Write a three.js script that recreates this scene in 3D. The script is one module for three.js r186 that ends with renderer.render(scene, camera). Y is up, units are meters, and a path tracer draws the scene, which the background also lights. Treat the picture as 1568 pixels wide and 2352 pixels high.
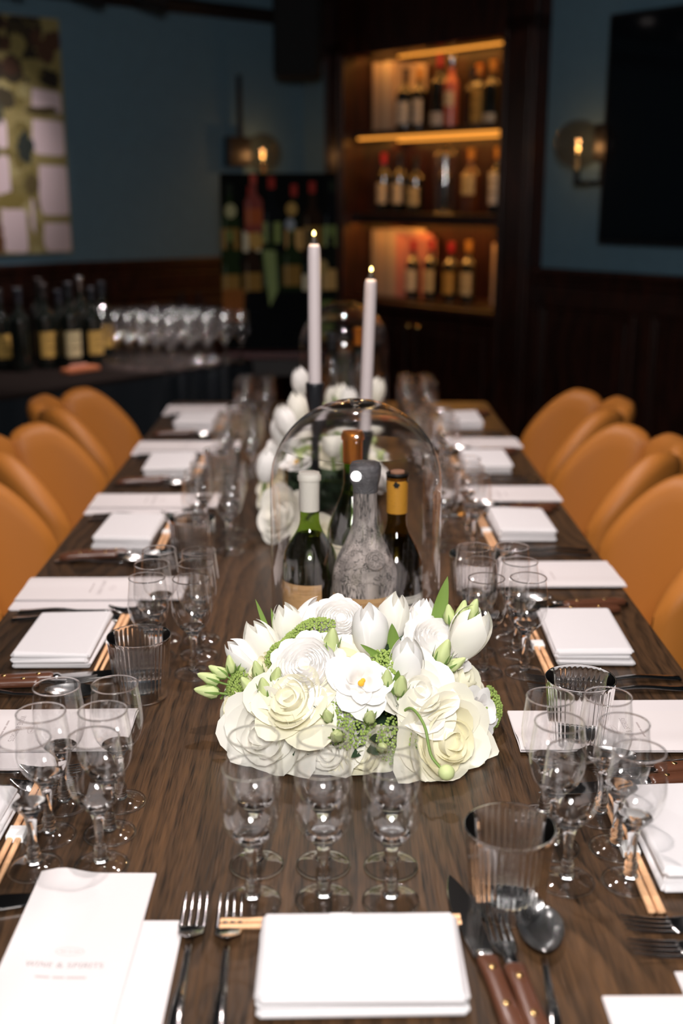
import * as THREE from 'three';
import { RoundedBoxGeometry } from 'three/addons/geometries/RoundedBoxGeometry.js';
import { mergeGeometries } from 'three/addons/utils/BufferGeometryUtils.js';
import { RectAreaLightUniformsLib } from 'three/addons/lights/RectAreaLightUniformsLib.js';
import { createNoise2D, createNoise3D } from 'simplex-noise';

RectAreaLightUniformsLib.init();
const scene = new THREE.Scene();
scene.background = new THREE.Color(0x000000);

// ---------- camera (a standing guest at the head of the table)
const EYE = new THREE.Vector3(0.02, 1.41, 0);
const LOOK = new THREE.Vector3(0.00491, -0.26423, -0.96445);
const camera = new THREE.PerspectiveCamera(47.86, 1568 / 2352, 0.05, 40);
camera.position.copy(EYE);
camera.lookAt(EYE.clone().add(LOOK));
camera.focus = 1.40;
camera.userData.fStop = 2.72;
scene.add(camera);

const renderer = new THREE.WebGLRenderer({ antialias: true });
renderer.toneMapping = THREE.LinearToneMapping;
renderer.toneMappingExposure = 1.0;
renderer.shadowMap.enabled = true;

// ---------- lights that are not part of a visible fitting
const FLASH = 12.2, TABLE_SPOT = 4.0, PAINT_SPOT = 3.6, SIDE_SPOT = 9, GLASS_SPOT = 60;
function spot(x, y, z, tx, ty, tz, intensity, angle, color, size) {
  const l = new THREE.SpotLight(color, intensity, 0, angle, 0.6, 2);
  l.position.set(x, y, z); l.target.position.set(tx, ty, tz);
  l.castShadow = true; l.shadow.radius = size;
  scene.add(l); scene.add(l.target);
  return l;
}

// ---------- helpers
function rng(seed) { let a = seed >>> 0; return () => { a = (a + 0x6D2B79F5) | 0; let t = Math.imul(a ^ (a >>> 15), 1 | a); t = (t + Math.imul(t ^ (t >>> 7), 61 | t)) ^ t; return ((t ^ (t >>> 14)) >>> 0) / 4294967296; }; }
const n2 = createNoise2D(rng(11)), n3 = createNoise3D(rng(12));
const counts = {};
function numbered(n) { const k = counts[n] = (counts[n] ?? -1) + 1; return k ? n + '_' + String(k).padStart(3, '0') : n; }
const lin = (r, g, b) => new THREE.Color().setRGB(r, g, b);
const V = (x, y, z) => new THREE.Vector3(x, y, z);
function tag(o, label, category, group) { o.userData.label = label; o.userData.category = category; if (group) o.userData.group = group; return o; }
function thing(name, label, category, group) { const o = new THREE.Group(); o.name = numbered(name); scene.add(o); return tag(o, label, category, group); }
function part(name, geo, mat, parent) { const m = new THREE.Mesh(geo, mat); m.name = name; m.castShadow = m.receiveShadow = true; parent.add(m); return m; }
function struct(name, geo, mat) { const m = part(name, geo, mat, scene); m.userData.kind = 'structure'; return m; }
function copyOf(o, label, group) { const c = o.clone(); c.name = numbered(o.name.replace(/_\d{3}$/, '')); c.userData = { ...o.userData }; scene.add(c); if (label) c.userData.label = label; if (group) c.userData.group = group; return c; }
function T(geo, x = 0, y = 0, z = 0, rx = 0, ry = 0, rz = 0) { if (rx) geo.rotateX(rx); if (rz) geo.rotateZ(rz); if (ry) geo.rotateY(ry); return geo.translate(x, y, z); }
function bx(w, h, d, x = 0, y = 0, z = 0, r = 0.003, seg = 2) { return metreUV(new RoundedBoxGeometry(w, h, d, seg, Math.min(r, w / 2.01, h / 2.01, d / 2.01)).translate(x, y, z)); }
function cyl(r0, r1, h, seg, x = 0, y = 0, z = 0) { return new THREE.CylinderGeometry(r1, r0, h, seg).translate(x, y + h / 2, z); }
function lathe(pts, seg = 32) { return new THREE.LatheGeometry(pts.map(p => new THREE.Vector2(p[0], p[1])), seg); }
function merge(list) { return mergeGeometries(list.map(g => { const q = g.index ? g.toNonIndexed() : g; for (const k of Object.keys(q.attributes)) if (!['position', 'normal', 'uv'].includes(k)) q.deleteAttribute(k); return q; })); }
function metreUV(g, sx = 1, sy = 1) {           // uv in metres by the dominant axis of the normal
  const p = g.attributes.position, n = g.attributes.normal, uv = new Float32Array(p.count * 2);
  for (let i = 0; i < p.count; i++) {
    const ax = Math.abs(n.getX(i)), ay = Math.abs(n.getY(i)), az = Math.abs(n.getZ(i));
    let u, v; if (ay >= ax && ay >= az) { u = p.getX(i); v = p.getZ(i); } else if (ax >= az) { u = p.getZ(i); v = p.getY(i); } else { u = p.getX(i); v = p.getY(i); }
    uv[2 * i] = u * sx; uv[2 * i + 1] = v * sy;
  }
  g.setAttribute('uv', new THREE.BufferAttribute(uv, 2)); return g;
}
function grid(nu, nv, f, closeU = false) {      // surface f(u,v)->[x,y,z]
  const pos = [], uv = [], idx = [];
  for (let j = 0; j <= nv; j++) for (let i = 0; i <= nu; i++) { pos.push(...f(i / nu, j / nv)); uv.push(i / nu, j / nv); }
  for (let j = 0; j < nv; j++) for (let i = 0; i < nu; i++) { const a = j * (nu + 1) + i, b = a + 1, c = a + nu + 1, d = c + 1; idx.push(a, b, d, a, d, c); }
  const g = new THREE.BufferGeometry();
  g.setAttribute('position', new THREE.Float32BufferAttribute(pos, 3)); g.setAttribute('uv', new THREE.Float32BufferAttribute(uv, 2)); g.setIndex(idx); g.computeVertexNormals();
  return g;
}
function displace(g, f) { const p = g.attributes.position; for (let i = 0; i < p.count; i++) { const r = f(p.getX(i), p.getY(i), p.getZ(i)); p.setXYZ(i, r[0], r[1], r[2]); } g.computeVertexNormals(); return g; }
function ribbon(path, n = 8) {                  // swept rounded strip: path of [x,y,z,halfwidth,halfthickness], running along z
  const ring = []; for (let k = 0; k < n; k++) { const a = k / n * 2 * Math.PI; const c = Math.cos(a), s = Math.sin(a); ring.push([Math.sign(c) * Math.abs(c) ** 0.6, Math.sign(s) * Math.abs(s) ** 0.6]); }
  const pos = [], idx = [];
  for (const [x, y, z, w, t] of path) for (const [c, s] of ring) pos.push(x + c * w, y + s * t, z);
  const m = path.length;
  for (let j = 0; j < m - 1; j++) for (let k = 0; k < n; k++) { const a = j * n + k, b = j * n + (k + 1) % n; idx.push(a, a + n, b, b, a + n, b + n); }
  for (let k = 1; k < n - 1; k++) { idx.push(0, k, k + 1); const e = (m - 1) * n; idx.push(e, e + k + 1, e + k); }
  const g = new THREE.BufferGeometry(); g.setAttribute('position', new THREE.Float32BufferAttribute(pos, 3)); g.setIndex(idx); g.computeVertexNormals();
  g.setAttribute('uv', new THREE.Float32BufferAttribute(new Float32Array(pos.length / 3 * 2), 2)); return g;
}
function tube(pts, r, seg = 12, rad = 6) { return new THREE.TubeGeometry(new THREE.CatmullRomCurve3(pts.map(p => V(...p))), seg, r, rad); }
function tex(w, h, f, srgb = true) {
  const d = new Uint8Array(w * h * 4);
  for (let y = 0; y < h; y++) for (let x = 0; x < w; x++) { const c = f(x, y), i = (y * w + x) * 4; for (let k = 0; k < 3; k++) d[i + k] = Math.max(0, Math.min(255, c[k] ?? c[0])); d[i + 3] = 255; }
  const t = new THREE.DataTexture(d, w, h); t.wrapS = t.wrapT = THREE.RepeatWrapping; t.magFilter = THREE.LinearFilter; t.minFilter = THREE.LinearMipmapLinearFilter; t.generateMipmaps = true;
  if (srgb) t.colorSpace = THREE.SRGBColorSpace; t.needsUpdate = true; return t;
}
function canvasTex(w, h, draw) { const c = document.createElement('canvas'); c.width = w; c.height = h; draw(c.getContext('2d'), w, h); const t = new THREE.CanvasTexture(c); t.colorSpace = THREE.SRGBColorSpace; return t; }
const S = (o) => new THREE.MeshStandardMaterial(o), P = (o) => new THREE.MeshPhysicalMaterial(o);
const fbm = (x, y, o = 4) => { let s = 0, a = 0.5; for (let i = 0; i < o; i++) { s += a * n2(x, y); x *= 2.03; y *= 2.03; a *= 0.5; } return s; };

// ---------- textures and materials
const oakHeight = new Float32Array(1024 * 2048);
const oakMap = tex(1024, 2048, (px, py) => {
  const x = px / 1024 * 1.05, z = py / 2048 * 3.1;                       // metres
  const board = Math.floor((x + 0.06) / 0.345), bo = board * 7.13;
  const xc = ((x + 0.06) % 0.345) - 0.172 + 0.06 * Math.sin(board * 2.4) + 0.035 * n2(z * 0.8 + bo, bo);
  const dpt = 0.05 + 0.085 * n2(bo + 3, z * 1.15 + bo) + 0.02 * n2(x * 6, z * 2.2 + bo);
  const r = Math.hypot(xc, dpt) + 0.009 * fbm(x * 8 + bo, z * 2.4, 4);
  let ring = (r * 46) % 1; if (ring < 0) ring += 1;
  const late = Math.pow(ring, 1.5) * (1 - Math.max(0, (ring - 0.88) / 0.12));
  const pore = Math.pow(Math.max(0, n2(x * 560, z * 15 + bo) + 0.1), 1.3) * (0.45 + 0.55 * late);
  const fine = n2(x * 240 + bo, z * 7) * 0.6 + n2(x * 90, z * 3 + bo) * 0.5;
  const tone = 0.26 * fbm(x * 3.1 + bo, z * 0.9, 3) + 0.05 * Math.sin(board * 12.9);
  let k = 0.56 - 0.20 * late - 0.42 * pore + 0.08 * fine + 0.95 * tone;
  oakHeight[py * 1024 + px] = Math.max(0, k);
  k = Math.max(0.08, k);
  return [110 * k + 10, 77 * k + 8, 49 * k + 6];
});
oakMap.wrapT = THREE.MirroredRepeatWrapping;
const oakBump = tex(1024, 2048, (x, y) => [oakHeight[y * 1024 + x] * 255], false);
const mahogMap = tex(512, 512, (px, py) => { const x = px / 512 * 4, y = py / 512; const k = 0.6 + 0.35 * n2(x * 9, Math.sin(y * 6.283) * 0.8) + 0.18 * n2(x * 40, Math.cos(y * 6.283) * 1.6); return [60 * k + 8, 27 * k + 6, 17 * k + 5]; });
const wallMap = tex(512, 512, (px, py) => { const k = 1 + 0.035 * fbm(px * 0.02, py * 0.02, 4) + 0.02 * n2(px * 0.4, py * 0.4); return [90 * k, 120 * k, 136 * k]; });
const weaveBump = tex(256, 256, (x, y) => [128 + 60 * Math.sin(x * Math.PI / 2) * Math.sin(y * Math.PI / 2) + 30 * n2(x * 0.2, y * 0.2)], false);
const leatherBump = tex(512, 512, (x, y) => [140 + 60 * fbm(x * 0.09, y * 0.09, 3)], false);
const bambooMap = tex(64, 512, (x, y) => { const k = 1 + 0.10 * n2(x * 0.35, y * 0.012) + 0.07 * n2(x * 0.9, y * 0.05); return [226 * k, 176 * k, 132 * k]; });
const dustMap = tex(512, 512, (px, py) => {
  const x = px / 512 * 6, y = py / 512 * 6; const a = Math.abs(fbm(x * 1.5 + 5, y * 1.5, 5)), scr = Math.abs(n2(x * 7 + 2 * fbm(x, y, 2), y * 7));
  let k = 0.74 + 0.30 * fbm(x, y, 4); if (a < 0.05) k -= 0.5 * (0.05 - a) / 0.05; if (scr < 0.08 && n2(x * 0.9, y * 0.9 + 4) > 0.05) k -= 0.45;
  if (n2(x * 1.1 + 9, y * 1.1) > 0.45 && n2(x * 12, y * 12) > 0.1) k -= 0.4;
  k = Math.max(0.12, k); return [206 * k, 193 * k, 186 * k];
});
const dustBump = tex(256, 256, (x, y) => [128 + 110 * fbm(x * 0.05, y * 0.05, 5)], false);
function rep(t, x, y) { const c = t.clone(); c.repeat.set(x, y); c.needsUpdate = true; return c; }

const M = {
  oak: P({ map: oakMap, bumpMap: oakBump, bumpScale: 0.0004, roughness: 0.36, specularIntensity: 0.8 }),
  mahogany: S({ map: mahogMap, roughness: 0.32 }),
  blackWood: S({ color: lin(0.012, 0.008, 0.007), roughness: 0.4 }),
  wall: S({ map: rep(wallMap, 1, 1), roughness: 0.75 }),
  ceiling: S({ color: lin(0.035, 0.05, 0.062), roughness: 0.9 }),
  carpet: S({ color: lin(0.03, 0.024, 0.022), roughness: 1, bumpMap: rep(weaveBump, 40, 40), bumpScale: 0.003 }),
  black: S({ color: lin(0.01, 0.01, 0.011), roughness: 0.45 }),
  blackMatte: S({ color: lin(0.004, 0.005, 0.006), roughness: 0.9 }),
  blackCloth: P({ color: lin(0.007, 0.010, 0.013), roughness: 1, specularIntensity: 0.3, bumpMap: rep(weaveBump, 20, 20), bumpScale: 0.0006 }),
  iron: S({ color: lin(0.018, 0.02, 0.024), roughness: 0.35, metalness: 0.4 }),
  screen: P({ color: lin(0.004, 0.005, 0.007), roughness: 0.08, specularIntensity: 0.7 }),
  steel: S({ color: lin(0.62, 0.60, 0.59), roughness: 0.13, metalness: 1 }),
  softSteel: S({ color: lin(0.62, 0.60, 0.59), roughness: 0.22, metalness: 1 }),
  brass: S({ color: lin(0.72, 0.48, 0.2), roughness: 0.25, metalness: 1 }),
  rosewood: P({ color: lin(0.10, 0.036, 0.018), roughness: 0.3, clearcoat: 0.5, clearcoatRoughness: 0.2 }),
  linen: S({ color: lin(0.69, 0.665, 0.67), roughness: 0.95, bumpMap: rep(weaveBump, 60, 60), bumpScale: 0.0002 }),
  paper: S({ color: lin(0.68, 0.635, 0.635), roughness: 0.7 }),
  bamboo: S({ map: bambooMap, roughness: 0.6 }),
  band: S({ color: lin(0.88, 0.86, 0.84), roughness: 0.7 }),
  leather: P({ color: lin(0.47, 0.17, 0.03), roughness: 0.46, bumpMap: rep(leatherBump, 3, 3), bumpScale: 0.0006, specularIntensity: 0.7 }),
  wax: S({ color: lin(0.56, 0.495, 0.495), roughness: 0.5 }),
  thin: P({ color: 0xffffff, transmission: 1, thickness: 0, roughness: 0.05, ior: 1.9 }),
  crystal: P({ color: 0xffffff, transmission: 1, thickness: 0, roughness: 0.06, ior: 2.3 }),
  solid: P({ color: 0xffffff, transmission: 1, thickness: 0.01, roughness: 0.05, ior: 1.42 }),
  pressed: P({ color: 0xffffff, transmission: 1, thickness: 0.01, roughness: 0.05, ior: 1.3 }),
  smoke: P({ color: lin(0.72, 0.68, 0.66), transmission: 1, thickness: 0, roughness: 0.05, ior: 1.5 }),
  greenGlass: P({ color: lin(0.46, 0.60, 0.20), transmission: 1, thickness: 0, roughness: 0.04, ior: 1.5 }),
  oliveGlass: P({ color: lin(0.40, 0.32, 0.06), transmission: 1, thickness: 0, roughness: 0.04, ior: 1.5 }),
  darkGlass: P({ color: lin(0.008, 0.010, 0.008), roughness: 0.06, clearcoat: 1, clearcoatRoughness: 0.04 }),
  blueDark: P({ color: lin(0.016, 0.019, 0.026), roughness: 0.1, clearcoat: 1, clearcoatRoughness: 0.06 }),
  wine: P({ color: lin(0.010, 0.006, 0.008), roughness: 0.2 }),
  whiteFoil: S({ color: lin(0.74, 0.70, 0.62), roughness: 0.45, bumpMap: rep(dustBump, 1, 1), bumpScale: 0.0005 }),
  goldFoil: S({ color: lin(0.72, 0.24, 0.03), roughness: 0.28, metalness: 0.75 }),
  ochreFoil: S({ color: lin(0.52, 0.25, 0.035), roughness: 0.45, bumpMap: rep(dustBump, 1, 1), bumpScale: 0.0005 }),
  redFoil: S({ color: lin(0.42, 0.012, 0.02), roughness: 0.4 }),
  dusty: S({ map: dustMap, bumpMap: dustBump, bumpScale: 0.0015, roughness: 0.75 }),
  cork: S({ color: lin(0.42, 0.22, 0.14), roughness: 0.9 }),
};
const labelTex = (bg, ink, seed, rows) => canvasTex(256, 256, (c, w, h) => {
  const r = rng(seed); c.fillStyle = bg; c.fillRect(0, 0, w, h);
  for (let i = 0; i < 500; i++) { c.fillStyle = `rgba(70,45,20,${0.05 * r()})`; c.fillRect(r() * w, r() * h, 3 + 20 * r(), 2 + 9 * r()); }
  c.strokeStyle = ink; c.lineWidth = 3; c.strokeRect(14, 14, w - 28, h - 28);
  for (let k = 0; k < rows; k++) { const y = 60 + k * (h - 100) / rows, ww = (0.35 + 0.35 * r()) * w; c.fillStyle = ink; c.fillRect(w / 2 - ww / 2, y, ww, k % 3 ? 4 : 12); }
});
const labelMats = [['#d8cdb4', '#4b3a2a', 3], ['#c9b98c', '#3b2a1a', 5], ['#c09a4c', '#3b2410', 7], ['#d7d2c6', '#333333', 9]].map(([a, b, s]) => S({ map: labelTex(a, b, s, 5), roughness: 0.75 }));
const tanLabel = S({ map: canvasTex(256, 256, (c, w, h) => { const r = rng(77); c.fillStyle = '#c39a6a'; c.fillRect(0, 0, w, h); for (let i = 0; i < 900; i++) { c.fillStyle = `rgba(${80 + 60 * r()},${50 + 40 * r()},20,${0.10 * r()})`; c.fillRect(r() * w, r() * h, 2 + 30 * r(), 1 + 5 * r()); } c.strokeStyle = '#7d5a34'; c.lineWidth = 2; for (const y of [26, 34, 44]) { c.beginPath(); c.moveTo(6, y); c.lineTo(w - 6, y); c.stroke(); } }), roughness: 0.7 });

// ---------- the room: a corner seen across the table; a runs along the left wall, b along the right wall, both from the far corner
const TH = 39.5 * Math.PI / 180, O = V(-0.153, 0, -6.546);
const aDir = V(-Math.cos(TH), 0, Math.sin(TH)), bDir = V(Math.sin(TH), 0, Math.cos(TH));
const room = (a, b, y = 0) => O.clone().addScaledVector(aDir, a).addScaledVector(bDir, b).setY(y);
const turnA = TH, turnB = TH - Math.PI / 2;     // turned so that local +z points into the room
function onA(o, a, y, off) { o.position.copy(room(a, off, y)); o.rotation.y = turnA; return o; }   // local x runs towards smaller a
function onB(o, b, y, off) { o.position.copy(room(off, b, y)); o.rotation.y = turnB; return o; }   // local x runs towards larger b
const CEIL = 2.42, LA = 6.6, LB = 7.6;

{
  const mid = room(LA / 2, LB / 2);
  const f = struct('floor', metreUV(new THREE.BoxGeometry(LA + 0.4, 0.1, LB + 0.4)), M.carpet); f.position.set(mid.x, -0.05, mid.z); f.rotation.y = turnA;
  const c = struct('ceiling', metreUV(new THREE.BoxGeometry(LA + 0.4, 0.1, LB + 0.4)), M.ceiling); c.position.set(mid.x, CEIL + 0.05, mid.z); c.rotation.y = turnA;
  // left-hand far wall
  onA(struct('wall_far_left', metreUV(new THREE.BoxGeometry(LA + 0.2, CEIL, 0.1)), M.wall), LA / 2, CEIL / 2, -0.05);
  // right-hand far wall, open where the display cabinet is let in
  const sh = new THREE.Shape(); sh.moveTo(-0.1, 0); sh.lineTo(LB, 0); sh.lineTo(LB, CEIL); sh.lineTo(-0.1, CEIL); sh.closePath();
  const hole = new THREE.Path(); hole.moveTo(0.32, 0.001); hole.lineTo(1.66, 0.001); hole.lineTo(1.66, 2.3); hole.lineTo(0.32, 2.3); hole.closePath(); sh.holes.push(hole);
  onB(struct('wall_far_right', metreUV(new THREE.ExtrudeGeometry(sh, { depth: 0.1, bevelEnabled: false }).translate(0, 0, -0.1)), M.wall), 0, 0, 0);
  // walls behind the camera
  onB(struct('wall_near_left', metreUV(new THREE.BoxGeometry(LB + 0.2, CEIL, 0.1)), M.wall), LB / 2, CEIL / 2, LA + 0.05);
  onA(struct('wall_near_right', metreUV(new THREE.BoxGeometry(LA + 0.2, CEIL, 0.1)), M.wall), LA / 2, CEIL / 2, LB + 0.05);
}
// wainscot: backing, rail cap, frieze, stiles and raised panels
function wainscot(name, place, u0, u1, panels, dirX) {
  const g = new THREE.Group(); g.name = name; g.userData.kind = 'structure'; scene.add(g); place(g);
  const w = u1 - u0, cx = dirX * (u0 + u1) / 2;
  part('backing', bx(w, 1.06, 0.02, cx, 0.53, 0.01, 0.001), M.mahogany, g);
  part('rail_cap', bx(w, 0.035, 0.055, cx, 1.088, 0.0275, 0.012, 4), M.mahogany, g);
  part('rail_moulding', bx(w, 0.03, 0.04, cx, 1.052, 0.02, 0.012, 4), M.mahogany, g);
  part('top_rail', bx(w, 0.095, 0.034, cx, 0.988, 0.017, 0.006), M.mahogany, g);
  part('bottom_rail', bx(w, 0.22, 0.034, cx, 0.11, 0.017, 0.006), M.mahogany, g);
  for (const [p0, p1] of panels) {
    part('stile', bx(0.09, 0.72, 0.034, dirX * (p0 - 0.045), 0.58, 0.017, 0.006), M.mahogany, g);
    const pw = p1 - p0, pc = dirX * (p0 + p1) / 2;
    part('panel', bx(pw - 0.09, 0.62, 0.022, pc, 0.58, 0.017, 0.009, 3), M.mahogany, g);
    for (const s of [-1, 1]) part('panel_bead', bx(0.018, 0.72, 0.03, pc + s * (pw / 2 - 0.010), 0.58, 0.019, 0.008, 3), M.mahogany, g);
    part('panel_bead', bx(pw, 0.018, 0.03, pc, 0.93, 0.019, 0.008, 3), M.mahogany, g);
    part('panel_bead', bx(pw, 0.018, 0.03, pc, 0.23, 0.019, 0.008, 3), M.mahogany, g);
  }
}
{
  const pb = [[1.75, 2.25]]; for (let k = 0; k < 8; k++) pb.push([2.34 + k * 0.6, 2.85 + k * 0.6]);
  wainscot('trim_1', g => onB(g, 0, 0, 0), 1.66, 7.2, pb, 1);
  const pa = []; for (let k = 0; k < 8; k++) pa.push([0.12 + k * 0.7, 0.72 + k * 0.7]);
  wainscot('trim_2', g => onA(g, 0, 0, 0), 0.03, 6.0, pa, -1);
  const crown = merge([bx(6.2, 0.045, 0.05, 0, 0, 0.025, 0.015, 3), bx(6.2, 0.03, 0.03, 0, -0.03, 0.015, 0.01, 3)]);
  onA(struct('trim_3', crown, M.blackWood), 3.1, 2.31, 0);
  onB(struct('trim_4', merge([bx(5.7, 0.045, 0.05, 0, 0, 0.025, 0.015, 3), bx(5.7, 0.03, 0.03, 0, -0.03, 0.015, 0.01, 3)]), M.blackWood), 4.6, 2.33, 0);
}

// ---------- dining table
const TT = 0.75, XL = -0.52, XR = 0.525, ZN = -0.72, ZF = -3.8;
{
  const t = thing('dining_table', 'long dark brown oak dining table set for a wine dinner', 'table');
  t.position.set(0, 0, (ZN + ZF) / 2);
  const W = XR - XL, L = ZN - ZF;
  const top = bx(W, 0.04, L, 0, TT - 0.02, 0, 0.004, 3), p = top.attributes.position, uv = top.attributes.uv;
  for (let i = 0; i < p.count; i++) uv.setXY(i, p.getX(i) / 1.05 + 0.5, (p.getZ(i) + p.getY(i)) / 3.1 + 0.5);
  part('tabletop', top, M.oak, t);
  for (const s of [-1, 1]) {
    part('pedestal', bx(0.5, 0.62, 0.14, 0, 0.38, s * 0.95, 0.01), M.blackWood, t);
    part('foot', bx(0.72, 0.06, 0.2, 0, 0.03, s * 0.95, 0.01), M.blackWood, t);
  }
  part('apron', bx(0.3, 0.06, L - 0.9, 0, 0.68, 0, 0.005), M.blackWood, t);
}

// ---------- light sources out of view
{ // the photographer's octagonal softbox, standing just above and behind the lens
  const f = thing('octagonal_softbox', 'octagonal flash softbox above the lens, mirrored as white glints in the glasses', 'softbox');
  f.position.set(0.02, 1.84, 0.24); f.rotation.x = -0.42;
  const oct = (r0, r1, z0, z1) => new THREE.CylinderGeometry(r1, r0, z1 - z0, 8, 1, true, Math.PI / 8).rotateX(Math.PI / 2).translate(0, 0, (z0 + z1) / 2);
  part('shell', oct(0.27, 0.06, 0, 0.22), M.blackMatte, f);
  part('softbox_lamp', new THREE.CircleGeometry(0.262, 8, Math.PI / 8).rotateY(Math.PI).translate(0, 0, -0.002), S({ color: 0xffffff, emissive: 0xffffff, emissiveIntensity: 3, side: THREE.DoubleSide }), f);
  part('flash_head', cyl(0.06, 0.055, 0.16, 24).rotateX(Math.PI / 2).translate(0, 0, 0.22), M.black, f);
  const st = part('stand', cyl(0.014, 0.014, 1.85, 14, 0, -1.85, 0), M.black, f); st.position.set(0, 0.14, 0.30); st.rotation.x = 0.42;
  spot(0.02, 1.835, 0.225, 0.03, 0.75, -3.0, FLASH, 1.35, lin(1, 0.965, 0.95), 11);
}
{ // ceiling track out of view, its three heads placed to light the table
  const t = thing('unseen_ceiling_track', 'unseen black ceiling track, three small spot heads placed to light the dining table', 'track light');
  part('rail', bx(0.035, 0.03, 2.6, 0.05, CEIL - 0.015, -2.3, 0.004), M.black, t);
  for (const z of [-1.35, -2.3, -3.25]) {
    part('spot_head', cyl(0.035, 0.03, 0.1, 20, 0.05, CEIL - 0.17, z), M.black, t);
    part('spot_stem', cyl(0.008, 0.008, 0.05, 10, 0.05, CEIL - 0.075, z), M.black, t);
    part('spot_lamp', new THREE.CylinderGeometry(0.026, 0.026, 0.004, 20).translate(0.05, CEIL - 0.173, z), S({ color: 0xffffff, emissive: lin(1, 0.85, 0.8), emissiveIntensity: 6 }), t);
    spot(0.05, CEIL - 0.19, z, 0.03, 0, z - 0.05, TABLE_SPOT, 0.95, lin(1, 0.88, 0.85), 1.2);
  }
}

// ---------- display cabinet let into the right-hand wall
const amber = lin(1, 0.42, 0.08);
const stripMat = S({ color: 0x1a0d04, emissive: lin(1, 0.36, 0.05), emissiveIntensity: 1.6 });
const CAB = { u0: 0.45, u1: 1.52, back: -0.34, shelves: [0.905, 1.325, 1.725], top: 2.115 };
{
  const c = thing('display_cabinet', 'dark mahogany built-in display cabinet with three amber lit shelves of bottles', 'cabinet');
  onB(c, 0, 0, 0);
  const { u0, u1, back } = CAB, w = u1 - u0, um = (u0 + u1) / 2;
  part('back_panel', bx(w + 0.12, 1.30, 0.02, um, 1.5, back - 0.01, 0.001), M.mahogany, c);
  for (const [x, s] of [[u0 - 0.015, 0], [u1 + 0.015, 1]]) part('side_panel', bx(0.03, 1.30, 0.36, x, 1.5, back / 2 + 0.01, 0.002), M.mahogany, c);
  part('inner_top', bx(w + 0.06, 0.03, 0.36, um, CAB.top + 0.015, back / 2 + 0.01, 0.002), M.mahogany, c);
  for (const y of CAB.shelves) { part('shelf', bx(w, 0.028, 0.36, um, y - 0.014, back / 2 + 0.012, 0.004), M.mahogany, c); }
  part('shelf_lip', bx(w, 0.05, 0.016, um, 1.300, 0.028, 0.003), M.mahogany, c);
  part('header', bx(1.45, 0.29, 0.10, um, 2.22, 0.05, 0.006), M.mahogany, c);
  part('cornice', bx(1.44, 0.05, 0.15, um + 0.03, 2.375, 0.075, 0.015, 3), M.mahogany, c);
  for (const [x, ww] of [[u0 - 0.075, 0.15], [u1 + 0.095, 0.19]]) {
    const pil = part('pilaster', bx(ww, 2.15, 0.10, x, 1.075, 0.05, 0.006), M.mahogany, c);
    for (const s of [-1, 1]) part('fillet', bx(0.014, 2.0, 0.012, x + s * (ww / 2 - 0.03), 1.1, 0.104, 0.005, 3), M.mahogany, pil);
  }
  part('worktop_edge', bx(w, 0.05, 0.05, um, 0.87, 0.06, 0.01, 3), M.mahogany, c);
  part('plinth', bx(w, 0.1, 0.08, um, 0.05, 0.04, 0.004), M.mahogany, c);
  for (const s of [-1, 1]) {
    const d = part('door', bx(w / 2 - 0.006, 0.72, 0.025, um + s * w / 4, 0.475, 0.06, 0.004), M.mahogany, c);
    part('door_panel', bx(w / 2 - 0.14, 0.58, 0.012, um + s * w / 4, 0.475, 0.076, 0.006, 3), M.mahogany, d);
    part('knob', new THREE.SphereGeometry(0.014, 16, 12).translate(um + s * 0.035, 0.79, 0.092), M.brass, d);
  }
  const strip = (y, z, x0, x1) => {
    part('light_strip', bx(x1 - x0, 0.010, 0.014, (x0 + x1) / 2, y, z, 0.004), stripMat, c);
    const l = new THREE.RectAreaLight(amber, 34, x1 - x0, 0.014); const p = room(z, (x0 + x1) / 2, y - 0.008);
    l.position.copy(p); l.rotation.set(-Math.PI / 2, 0, 0, 'YXZ'); l.rotation.y = turnB; scene.add(l);
  };
  strip(CAB.top - 0.012, -0.27, u0 + 0.01, u1 - 0.01);
  strip(1.697 - 0.008, 0.02, u0 + 0.03, u1 - 0.01); strip(1.697 - 0.008, -0.27, u0 + 0.01, u1 - 0.01);
  strip(CAB.top - 0.010, -0.025, u0 + 0.01, u1 - 0.01); strip(1.297 - 0.008, 0.005, u0 + 0.01, u1 - 0.01);  // front strips hidden from view, placed to light the book fronts
  strip(1.297 - 0.008, -0.27, u0 + 0.01, u1 - 0.01);  // unseen back strip, lights the bottom compartment
  for (const x of [0.8, 1.25]) part('puck_light', cyl(0.022, 0.022, 0.008, 18, x, CAB.top - 0.008, -0.06), S({ color: 0x221106, emissive: lin(1, 0.3, 0.05), emissiveIntensity: 0.8 }), c);
}

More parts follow.
